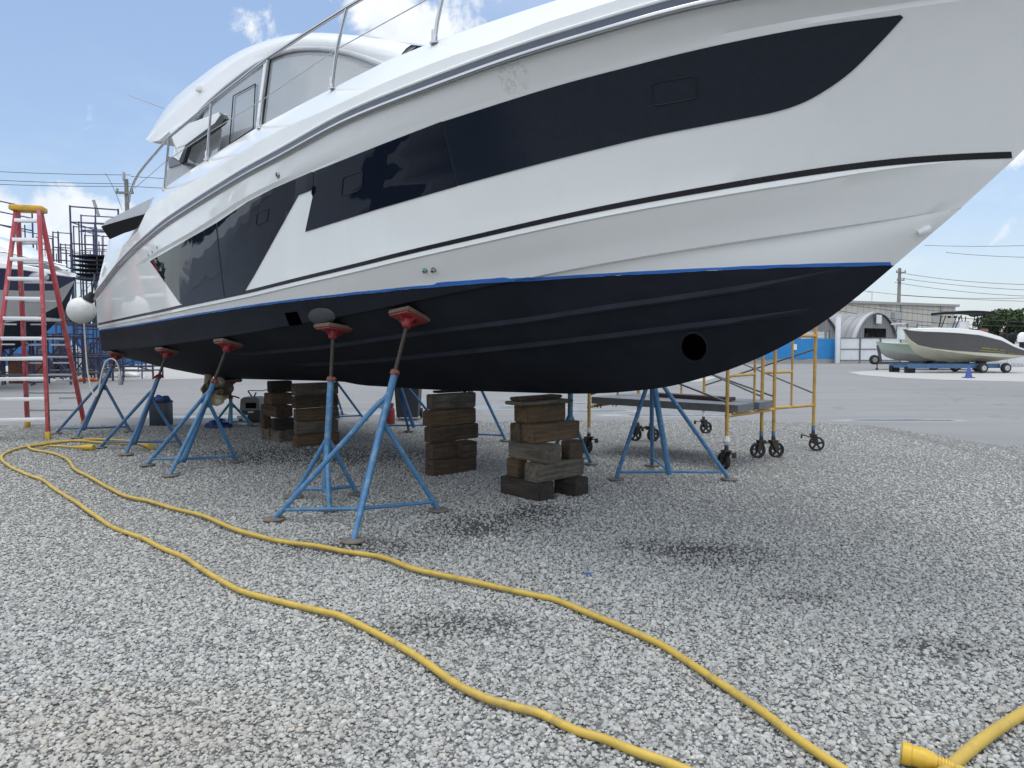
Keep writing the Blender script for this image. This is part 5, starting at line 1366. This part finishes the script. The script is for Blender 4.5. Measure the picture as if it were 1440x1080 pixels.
# small boats on trailers
def small_boat(c, yaw, L_, prof, beam, mats, label, name, keel=None):
    """prof: stations (x/L, keel z, chine z, band z, sheer z, half beam fraction at chine, at sheer); bow at x = L"""
    o = thing(name, c, label, 'boat'); f = np.array([math.cos(yaw), math.sin(yaw), 0]); s = np.array([-f[1], f[0], 0])
    Q = lambda x, y, z: np.asarray(c)+f*x+s*y+np.array([0,0,z])
    st = np.array(prof); xs = np.linspace(0, 1, 40); K = [np.interp(xs, st[:,0], st[:,k]) for k in range(7)]
    lo, mid, up, kl = MB(), MB(), MB(), MB()
    for sg in (1, -1):
        A, B_, C_ = [], [], []
        for i, x in enumerate(xs):
            kz, cz, bz, sz, yc, ys_ = [K[j][i] for j in range(1, 7)]; yc *= beam; ys_ *= beam
            yb = yc+(ys_-yc)*((bz-cz)/(sz-cz+1e-6)); y8 = yb+(ys_-yb)*.8; z8 = bz+(sz-bz)*.78
            X = x*L_
            A.append([Q(X, 0, kz), Q(X, sg*yc*.5, kz+(cz-kz)*.42), Q(X, sg*yc*.97, cz-.01), Q(X, sg*yc, cz), Q(X, sg*yb, bz)])
            B_.append([Q(X, sg*yb, bz), Q(X, sg*(yb+(y8-yb)*.5-.01), (bz+z8)/2), Q(X, sg*y8, z8)])
            C_.append([Q(X, sg*y8, z8), Q(X, sg*(ys_+.025), z8+.02), Q(X, sg*(ys_+.025), sz-.02), Q(X, sg*ys_, sz), Q(X, sg*ys_*.86, sz), Q(X, sg*ys_*.84, sz-.25*min(1, (1-x)*6)), Q(X, 0, sz-.25*min(1, (1-x)*6))])
        if keel: kl.grid([r[:4] for r in A]); lo.grid([r[3:] for r in A])
        else: lo.grid(A)
        mid.grid(B_); up.grid(C_)
        r0 = A[0]+B_[0]+C_[0][:4]; mid.prism(r0+[Q(0, 0, C_[0][3][2]-c[2])] if False else r0+[Q(0, 0, C_[0][3][2]-np.asarray(c)[2])], f*.02)
    if keel: kl.build('keel_bottom', keel, o)
    lo.build('bottom', mats[0], o); mid.build('topside_band', mats[1], o); up.build('deck_edge', mats[2], o)
    return o, Q, f, s
cream = vmat('cream_bottom', (.50,.48,.38), .4, var=.1, scale=2); dgrey = vmat('dark_grey_topside', (.075,.073,.078), .2, var=.1, coat=.2)
palegreen = vmat('pale_green_gelcoat', (.42,.52,.45), .2, var=.04); blk = vmat('black_powdercoat', (.014,.014,.016), .6, spec=.2)
trail_blue = vmat('blue_trailer_paint', (.05,.12,.24), .5, var=.2, dirt=(.10,.12,.14), dscale=3); tyre = vmat('tyre_rubber', (.02,.02,.02), .8); rimm = vmat('wheel_rim', (.45,.45,.46), .4, .6)
def wheel(c, ax, r, w_, parent):
    t = MB().lathe(np.asarray(c)-np.asarray(ax)*w_/2, [(r*.55,0),(r*.9,0),(r,w_*.2),(r,w_*.8),(r*.9,w_),(r*.55,w_)], None, ax, 24).build('wheel', tyre, parent)
    MB().lathe(np.asarray(c)-np.asarray(ax)*(w_/2+.01), [(r*.55,0),(r*.5,.02),(r*.2,.05),(r*.15,.02)], None, ax, 16).build('rim', rimm, t)
def outboard(Q, x, y, z, h, sc, parent, cowl):
    m = MB(); sec = []
    for t, l, w2 in ((0,.5,.26),(.25,.62,.34),(.7,.60,.34),(.9,.45,.28),(1.0,.2,.14)):
        sec.append([Q(x-.28*sc+math.cos(a)*l*sc*.5-.06*t, y+math.sin(a)*w2*sc*.5, z+t*.62*sc) for a in np.linspace(0, 2*math.pi, 17)[:-1]])
    ob = m.grid(sec, closed=True).add(sec[-1], [tuple(range(16))]).build('outboard_engine', cowl, parent)
    MB().prism([Q(x-.12*sc, y, z), Q(x-.42*sc, y, z), Q(x-.40*sc, y, z-.75*sc), Q(x-.16*sc, y, z-.75*sc)], (Q(0,.09*sc,0)-Q(0,0,0))).build('engine_leg', blk, ob)
YB = 36.3
e_ = AT(1419, 493, YB); cB = np.array([e_[0], e_[1], -.006])
zc_ = lambda Y_: 1.456+(483-(350+Y_/5.54))*.0352
prof = [(0, zc_(858), zc_(838), zc_(832), zc_(790), .86, .95), (.12, zc_(880), zc_(845), zc_(826), zc_(752), .9, 1.0), (.25, zc_(888), zc_(842), zc_(815), zc_(688), .9, 1.0), (.45, zc_(886), zc_(828), zc_(806), zc_(637), .84, .98),
        (.65, zc_(880), zc_(805), zc_(792), zc_(620), .70, .92), (.8, zc_(852), zc_(782), zc_(774), zc_(616), .48, .80), (.9, zc_(802), zc_(757), zc_(750), zc_(617), .26, .58), (.965, zc_(722), zc_(706), zc_(700), zc_(620), .09, .30), (1.0, zc_(640), zc_(634), zc_(632), zc_(624), .0, .04)]
yawB = math.pi+.10
bo, Q, f, s = small_boat(cB, yawB, 5.75, prof, 1.2, (cream, dgrey, gelw), 'white and dark grey centre console boat with black canopy on a blue trailer', 'centre_console_boat')
# canopy
cx0, cx1 = (1365-1155)*.00635, (1365-775)*.00635
tp = MB(); rows = []
for x in np.linspace(cx0, cx1, 14):
    k = (x-cx0)/(cx1-cx0); zz = zc_(505-22*math.sin(math.pi*(.15+.7*k))+ (10 if k < .1 else 0)); rows.append([Q(x, .80*math.sin(a), zz+.035*math.cos(a)) for a in np.linspace(-math.pi/2, math.pi/2, 9)])
P_ = np.array(rows); tp.grid(P_); tp.grid(P_-[0,0,.11]); 
for e in ((P_[0], P_[0]-[0,0,.11]), (P_[-1], P_[-1]-[0,0,.11]), (P_[:,0], P_[:,0]-[0,0,.11]), (P_[:,-1], P_[:,-1]-[0,0,.11])): tp.grid(list(e))
tp.build('canopy', blk, bo)
X = lambda X_: (1365-X_)*.00635
for sg in (-1, 1):
    for a_, b2 in (((840,515), (808,612)), ((875,515), (835,600)), ((990,515), (978,628)), ((1010,515), (1030,622)), ((1050,520), (1030,610))):
        MB().tube([Q(X(a_[0]), sg*.55, zc_(a_[1])), Q(X(b2[0]), sg*.50, zc_(b2[1]+15))], .022, 8).build('canopy_strut', blk, bo)
MB().box(Q(X(930), 0, zc_(600)), (.55,.7,.5), f, None, .04).build('console', gelw, bo); MB().prism([Q(X(880),-.33,zc_(572)), Q(X(860),-.33,zc_(602)), Q(X(960),-.33,zc_(602)), Q(X(950),-.33,zc_(565))], s*.66).build('console_screen', vmat('pale_screen', (.5,.52,.53), .1), bo, smooth=0)
for x_ in (895, 945, 1140): MB().lathe(Q(X(x_), -.45 if x_ < 1000 else 0, zc_(520)-.08), [(.06,0),(.07,.05),(.05,.1)], n=10).build('canopy_light', blk, bo)
MB().box(Q(X(1085), 0, zc_(640)), (.5,.9,.25), f, None, .05).build('leaning_seat', vmat('brown_seat', (.25,.12,.08), .7), bo)
for y_, cw in ((-.62, blk), (0, blk), (.62, gelw)): outboard(Q, .10, y_, zc_(725), 0, .78, bo, cw)
# hull lettering is too blurred to read in the photograph: a plain olive graphic stands in its place
pf_ = np.array(prof); olive = vmat('olive_graphic', (.20,.19,.05), .4)
def band_pt(x, fz, off):
    v = [float(np.interp(x/5.75, pf_[:, 0], pf_[:, k])) for k in range(7)]; cz, bz, sz, yc, ys_ = v[2], v[3], v[4], v[5]*1.2, v[6]*1.2
    yb = yc+(ys_-yc)*((bz-cz)/(sz-cz)); y8 = yb+(ys_-yb)*.8; z8 = bz+(sz-bz)*.78; z = bz+(z8-bz)*fz
    return Q(x, yb+(y8-yb)*fz+off, z)
gb = MB(); 
for x0_, x1_, f0_, f1_ in ((1.15,2.45,.10,.16),(1.9,2.40,.24,.34),(1.55,1.85,.24,.34),(1.2,1.45,.26,.34),(.35,1.0,.12,.20)):
    P2 = np.array([[band_pt(x, f, .012) for f in np.linspace(f0_, f1_, 3)] for x in np.linspace(x0_, x1_, 8)]); gb.grid(P2)
gb.build('hull_graphic', olive, bo, smooth=0)
# trailer
tr_ = thing('boat_trailer', cB, 'blue steel boat trailer carrying the dark grey boat, wheels at the stern', 'trailer')
zb = zc_(912)
for sg in (-1, 1): MB().box(Q((X(425)+X(1190))/2, sg*.72, zb), (X(425)-X(1190), .10, .22), f).build('side_beam', trail_blue, tr_, smooth=0)
for x_ in (440, 700, 1040, 1180): MB().box(Q(X(x_), 0, zb-.04), (.12, 1.34, .12), f).build('cross_member', trail_blue, tr_, smooth=0)
for x_ in (735, 1055):
    for sg in (-1, 1): MB().box(Q(X(x_), sg*.55, zb+.17), (.35,.22,.12), f).tube([Q(X(x_), sg*.55, zb), Q(X(x_), sg*.55, zb+.15)], .04, 8).build('hull_support', blk, tr_)
for x_ in (1215, 1020):
    for sg in (-1, 1): wheel(Q(X(x_), sg*.95, .245), -s, .245, .2, tr_)
for sg in (-1, 1): MB().box(Q(X(455), sg*.6, .15), (.42,.24,.32), f).build('prop_block', blk, tr_, smooth=0)
MB().tube([Q(X(1240), -.8, zc_(915)), Q(X(1310), -.8, zc_(868)), Q(X(1330), -.8, zc_(860))], .03, 8).build('guide_post', galv, tr_)
# green boat behind it
YG = 40.; e_ = AT(1372, 500, YG); cG = np.array([e_[0], e_[1], -.006])
zg = lambda Y_: 1.456+(483-(350+Y_/5.54))*.040
profg = [(0, zg(880), zg(850), zg(846), zg(770), .9, 1.0), (.3, zg(886), zg(845), zg(838), zg(755), .88, 1.0), (.6, zg(880), zg(830), zg(822), zg(742), .72, .94), (.8, zg(866), zg(815), zg(806), zg(734), .46, .78), (.9, zg(842), zg(800), zg(790), zg(730), .24, .56), (.97, zg(800), zg(772), zg(764), zg(727), .07, .26), (1.0, zg(735), zg(731), zg(729), zg(724), 0, .03)]
bg_, Qg, fg_, sg_ = small_boat(cG, math.pi+.05, 5.75, profg, 1.15, (vmat('pale_grey_bottom', (.42,.44,.41), .5, var=.1), palegreen, palegreen), 'pale green open boat parked behind the dark grey boat', 'open_boat')
Xg = lambda X_: (1064-X_)*.0072
MB().box(Qg(Xg(520), 0, zg(655)), (.9,.8,.75), fg_, None, .06).build('console', gelw, bg_)
MB().prism([Qg(Xg(430), -.7, zg(590)), Qg(Xg(440), -.7, zg(578)), Qg(Xg(560), -.7, zg(574)), Qg(Xg(580), -.7, zg(585))], sg_*1.4).build('canopy', grey_m, bg_, smooth=0)
for a_ in (470, 545):
    for q_ in (-.5, .5): MB().tube([Qg(Xg(a_), q_, zg(584)), Qg(Xg(a_-15), q_, zg(700))], .022, 6).build('canopy_strut', galv, bg_)
bow_rail = MB().tube([Qg(Xg(620), -.7, zg(608)), Qg(Xg(640), -.6, zg(592)), Qg(Xg(760), -.7, zg(598))], .02, 6).build('grab_rail', galv, bg_)
tg_ = thing('boat_trailer', cG, 'galvanised trailer with spare wheel and jack at its front, under the pale green boat', 'trailer')
MB().box(Qg(3.3, 0, zg(888)), (4.9, .12, .12), fg_).build('side_beam', galv, tg_, smooth=0)
MB().box(Qg(Xg(350), 0, zg(886)), (1.3,.1,.1), fg_).build('tongue', galv, tg_, smooth=0)
MB().box(Qg(Xg(290), 0, zg(815)), (.10,.12,.95), [0,1,0], [-.22,0,1]).box(Qg(Xg(312), 0, zg(762)), (.24,.1,.12), fg_).build('winch_post', galv, tg_, smooth=0)
wheel(Qg(Xg(247), .05, zg(862)), -sg_, .27, .17, tg_)
MB().tube([Qg(Xg(275), 0, zg(830)), Qg(Xg(275), 0, zg(935))], .035, 8).build('jack_post', galv, tg_); wheel(Qg(Xg(275), 0, zg(938)), sg_, .085, .06, tg_)
for x_ in (640, 830):
    for q_ in (-.9, .9): wheel(Qg(Xg(x_), q_, .26), sg_, .26, .18, tg_)
# cone
cc = G(1362, 531.2); cn = thing('traffic_cone', cc, 'blue traffic cone standing in front of the boat trailer', 'cone'); cm_ = vmat('blue_cone_plastic', (.03,.06,.26), .5, var=.1)
MB().lathe(cc, [(.155,.03),(.13,.06),(.03,.53),(.02,.54)], n=20).build('cone_body', cm_, cn); MB().box(cc+[0,0,.015], (.36,.36,.03), None, None, .01).build('cone_base', cm_, cn)
# ------------------------------------------------------------------ background, left
frm = vmat('blue_rack_steel', (.05,.052,.11), .55, .2, var=.3, scale=2, dirt=(.03,.03,.035), dscale=1.5)
def rack(x0, Y0, x1, Y1, top, label, levels, mids=(.5,), rt=.028, brace=True, zmin=0.0):
    a, b_ = ground_at(x0, Y0), ground_at(x1, Y1); o = thing('boat_rack', (a+b_)/2, label, 'rack', 'steel boat racks behind the ladder'); z3 = lambda p, z: np.array([p[0], p[1], z])
    for e in (a, b_): MB().tube([z3(e, -.012), z3(e, top)], rt, 8).build('rack_post', frm, o)
    for z in levels: MB().tube([z3(a, z), z3(b_, z)], rt*.8, 8).build('rack_beam', frm, o)
    for m_ in mids: q = a+(b_-a)*m_; MB().tube([z3(q, levels[1] if len(levels) > 1 else 0), z3(q, top)], rt*.6, 6).build('rack_strut', frm, o)
    dpt = np.array([-.15, 1.7, 0])
    for e in (a, b_): MB().tube([z3(e+dpt, -.012), z3(e+dpt, top-.6)], rt*.8, 8).build('rack_post', frm, o)
    for z in levels[::2]:
        if z < top-.6: MB().tube([z3(a+dpt, z), z3(b_+dpt, z)], rt*.6, 6).build('rack_beam', frm, o); MB().tube([z3(a, z), z3(a+dpt, z)], rt*.6, 6).build('rack_beam', frm, o)
    if brace: MB().tube([z3(a, levels[0]), z3(b_+dpt, levels[min(2, len(levels)-1)])], rt*.45, 6).tube([z3(b_, levels[1]), z3(a+dpt, levels[min(3, len(levels)-1)])], rt*.45, 6).build('rack_brace', frm, o)
    return o
rack(1, 25, 52, 26.5, 6.45, 'tall dark steel rack partly behind the ladder at the left edge', [1.0,2.2,3.6,5.1,5.6,6.05,6.42])
rack(105, 27, 172, 27.7, 6.62, 'tallest dark steel rack just left of the yacht\'s stern', [1.0,2.0,3.1,3.9,4.6,5.2,6.0,6.58], (.52,), .034)
rack(120, 28.9, 168, 29.3, 6.62, 'steel rack second behind the tallest rack left of the stern', [2.2,3.3,4.2,5.0,6.0,6.58], (.4,))
rack(116.5, 30.5, 160, 30.8, 6.62, 'steel rack third in the row behind the tallest rack', [2.2,3.3,4.4,5.4,6.2,6.58])
rack(109, 31.6, 141, 32, 6.62, 'narrow steel rack fourth in the row behind the tallest rack', [2.2,3.3,4.4,5.4,6.58])
rack(80, 33.2, 106, 33.6, 6.62, 'steel rack with open top between the ladder and the tallest rack', [2.4,3.4,4.4,5.3,5.9,6.58], (.3,))
rack(57, 34.8, 79, 35.2, 6.62, 'distant steel rack immediately right of the ladder top', [2.4,3.4,4.4,5.4,6.58])
rack(-90, 24, -8, 24.6, 6.4, 'steel rack at the far left outside the ladder', [1.0,2.2,3.6,5.1,6.35])
rack(24, 37, 56, 37.4, 6.2, 'distant steel rack seen between the ladder rails', [2.2,3.2,4.2,5.0,5.6,6.15], (.3,.65))
rack(62, 39, 98, 39.3, 6.6, 'distant latticed rack between the ladder and the tallest rack', [2.2,3.0,3.8,4.6,5.4,6.0,6.55], (.33,.66))
rack(124, 36, 176, 36.5, 6.9, 'distant latticed rack directly behind the tallest rack', [2.2,3.0,3.8,4.6,5.4,6.2,6.85], (.25,.5,.75))
rack(90, 29.8, 104, 30, 5.6, 'slim steel rack just left of the tallest rack', [1.2,2.2,3.1,3.9,4.6,5.2,5.55])
# stored boards on the tallest rack
pl_ = thing('stored_boards', ground_at(138, 27.5)+[0,0,3.9], 'stack of dark boards lying across the tallest rack', 'boards')
for k in range(6): MB().box(ground_at(138+random.uniform(-3,3), 27.9)+[0,0,3.95+.17*k], (random.uniform(.9,1.5),1.2,.05), [1,.05,0]).build('board', blk, pl_, smooth=0)
# navy boat
nb_c = ground_at(-180, 23.6); navyh = vmat('navy_topside', (.012,.02,.055), .15, coat=.4, var=.1); gbot = vmat('pale_grey_bottom_paint', (.30,.30,.295), .6, var=.12, scale=1.5)
z2 = lambda y, Y=23: 1.45+(483-y)*Y/1000
profn = [(0, z2(500), z2(462), z2(409), z2(372), .9, 1.0), (.5, z2(498), z2(460), z2(409), z2(372), .88, 1.0), (.72, z2(488), z2(456), z2(410), z2(373), .62, .92), (.86, z2(466), z2(448), z2(411), z2(376), .36, .72), (.95, z2(436), z2(428), z2(409), z2(382), .12, .42), (1, z2(398), z2(396), z2(394), z2(389), 0, .04)]
nb, Qn, fn, sn = small_boat(nb_c, -.06, 7.05, profn, 1.5, (gbot, navyh, gelw), 'navy blue motor boat with white deck and grey bottom, stored high behind the ladder', 'motor_boat', keel=antif)
rows = []
for x, zt_, hw in ((2.2, z2(330), 1.0), (4.2, z2(328), 1.0), (5.1, z2(340), .9), (5.9, z2(362), .7), (6.3, z2(372), .5)):
    rows.append([Qn(x+.25, -hw-.1, z2(376)), Qn(x, -hw, zt_-.1), Qn(x-.1, -hw*.8, zt_), Qn(x-.1, hw*.8, zt_), Qn(x, hw, zt_-.1), Qn(x+.25, hw+.1, z2(376))])
MB().grid(rows).build('cabin', gelw, nb, smooth=30)
for x in (2.6, 3.5, 4.4): MB().box(Qn(x, -1.06, z2(350)), (.7,.06,.4), fn).build('cabin_window', win_gloss, nb, smooth=0)
MB().tube([Qn(4.0,-1.3,z2(372)), Qn(4.1,-1.3,z2(352)), Qn(5.6,-1.0,z2(360)), Qn(6.9,-.15,z2(374))], .025, 6).build('bow_rail', steel, nb)
MB().lathe(Qn(6.3, -.75, z2(392)), [(.10,-.2),(.17,0),(.16,.3),(.08,.4)], None, fn, 14).build('fender_roll', grey_m, nb)
# trestles under the stored boat, tarpaulin fence and odds and ends
def trestle(px, Y, w_, h, label):
    c = ground_at(px, Y); o = thing('steel_trestle', c, label, 'trestle', 'steel trestles under the stored boats'); tb = frm
    for sx_ in (-1, 1):
        for dy in (0, .8): MB().tube([c+[sx_*w_/2, dy, 0], c+[sx_*w_/2, dy, h]], .04, 8).build('leg', tb, o)
    for z in (.35, h*.55, h-.04):
        for dy in (0, .8): MB().tube([c+[-w_/2, dy, z], c+[w_/2, dy, z]], .032, 8).build('rail', galv if z < .5 else tb, o)
    MB().tube([c+[-w_/2, 0, .35], c+[w_/2, 0, h]], .025, 6).tube([c+[w_/2, 0, .35], c+[-w_/2, 0, h]], .025, 6).build('cross_brace', tb, o)
trestle(12, 24.5, 1.5, 1.75, 'dark steel trestle left of the ladder under the navy boat')
trestle(72, 25.2, 1.3, 1.75, 'dark steel trestle seen through the ladder')
trestle(122, 27.0, 1.0, 1.7, 'narrow dark steel trestle between the ladder and the stern')
trestle(176, 29, 2.2, .95, 'low pipe trestle beneath the yacht\'s stern corner')
p, q, d, l = panel_line(-260, 205, 35, 37)
tf = thing('tarpaulin_fence', (p+q)/2, 'long fence hung with bright blue tarpaulin behind the stored boats', 'fence')
tarp = vmat('blue_tarpaulin', (.02,.16,.42), .45, var=.25, scale=1.2, bmp=.7, bscale=3)
rows = [[p+d*x+[0,.05*math.sin(x*3+z*2),.35+z*2.0+.03*math.sin(x*1.3)] for z in np.linspace(0, 1, 6)] for x in np.linspace(0, l, 90)]
MB().grid(rows).build('tarpaulin', tarp, tf)
for k in range(10): MB().tube([p+d*l*k/9+[0,-.06,0], p+d*l*k/9+[0,-.06,2.5]], .04, 8).build('fence_post', frm, tf)
heap(ground_at(166, 31)+[0,0,0], 1.0, .5, .42, 30, label_m, 'white_tarp_heap', 'heap of white sheeting on the ground under the stern corner', 'sheeting')
heap(ground_at(103, 32)+[0,0,0], .35, .4, 1.25, 24, label_m, 'wrapped_bundle', 'upright white wrapped bundle right of the ladder', 'bundle')
heap(ground_at(118, 27.5)+[0,0,0], .55, .4, .12, 24, vmat('orange_cloth', (.45,.12,.04), .8, var=.3), 'orange_cord_heap', 'flat orange heap on the gravel behind the ladder', 'cord heap')
cb_ = thing('wooden_crate', ground_at(27, 26), 'rust brown crate behind the ladder under the navy boat', 'crate'); c = ground_at(27, 26)
MB().box(c+[0,.3,.45], (.9,.6,.9), None, None, .01).build('crate_body', vmat('rust_brown', (.20,.08,.05), .8, var=.3), cb_); MB().box(c+[0,.3,.93], (.98,.68,.06)).build('lid', vmat('grey_lid', (.25,.25,.25), .7), cb_, smooth=0)
for px, Y, w2, h, lb, m_ in ((52, 30, 1.1, 1.0, 'dark bundle of wrapped gear behind the ladder legs', navy), (88, 31, .9, 1.3, 'tall dark bundle of wrapped gear beside the white bundle', black_rub), (128, 33, 1.1, .9, 'low dark bundle of wrapped gear left of the hanging cord', navy), (-20, 29, 1.4, 1.1, 'dark bundle of wrapped gear at the far left edge', black_rub)):
    heap(ground_at(px, Y), w2*.5, .4, h, 22, m_, 'wrapped_gear', lb, 'gear')
trestle(150, 30.5, 1.4, 1.5, 'dark steel trestle behind the hanging white cord')
trestle(-35, 26.5, 1.6, 1.75, 'dark steel trestle at the left edge of the yard')
trestle(40, 28.5, 1.5, 1.9, 'farther dark steel trestle standing behind the ladder')
trestle(95, 29.5, 1.2, 1.9, 'farther dark steel trestle just right of the ladder')
# left pole with wires and trees beyond the racks
g, top = upole(184.5, 46, 252, 'utility pole with crossarm and transformer above the yacht\'s stern', ((.9,.55),), .17)
po = bpy.data.objects['utility_pole.002']
MB().lathe([g[0]+.02, g[1]-.3, top[2]-.2], [(.06,0),(.09,.1),(.09,.5),(.04,.6)], n=12).build('bushing', insm, po)
MB().tube([[g[0]-1.6, g[1]-.4, top[2]-1.4-1.0], [g[0]-1.9, g[1]-.4, top[2]-1.4]], .10, 8).build('cutout_switch', insm, po)
lab2 = 'thin power line crossing the sky left of the yacht\'s stern'; gr2 = 'power lines left of the stern'
for y0, y1 in ((215, 246), (226, 258.5), (238, 262)): wire(AT(-500, y0-22, 40), AT(184, y1, 46), .5, lab2, gr2, .018)
for y0, y1 in ((248, 246), (262, 258)): wire(AT(184, y0, 46), AT(420, y1, 60), .3, lab2, gr2, .018)
wire(AT(148, 243.5, 45), AT(172, 296, 45.5), -.2, 'drooping jumper wire left of the pole at the stern', None, .014)
for px, Y, h, rx, lb in ((60, 62, 4.8, 3.2, 'dark green tree far behind the ladder'), (110, 58, 4.2, 2.6, 'dark green tree far behind the racks, left of the stern'), (-40, 60, 5.0, 3.5, 'dark green tree beyond the left edge racks')):
    tree(ground_at(px, Y), h, rx, h*.40, lb, n=1800, leaf=.28)
# what stands to the left of the viewer and shows in the dark hull windows
nb2 = bpy.data.objects.new('stored_hull', hull.data); COL.objects.link(nb2); nb2.location = [float(x) for x in BO+N*10.6-U*2.5]; tag(nb2, 'white boat hull with black bottom standing opposite the yacht, mirrored in its windows', 'boat')
nb3 = bpy.data.objects.new('stored_hull', hull.data); COL.objects.link(nb3); nb3.location = [float(x) for x in BO+N*11.2-U*17.5]; tag(nb3, 'second white hull with black bottom off to the left, mirrored in the aft window', 'boat')
for k, (x, y, h) in enumerate(((-34, 20, 7.5), (-38, 12, 8.5), (-30, 27, 6.5))):
    tree((x, y, 0), h, h*.42, h*.38, ['broad dark tree off to the left, mirrored in the aft window', 'tallest dark tree off to the left of the yard', 'smaller dark tree off to the left, nearest the racks'][k], n=1800, leaf=.3)
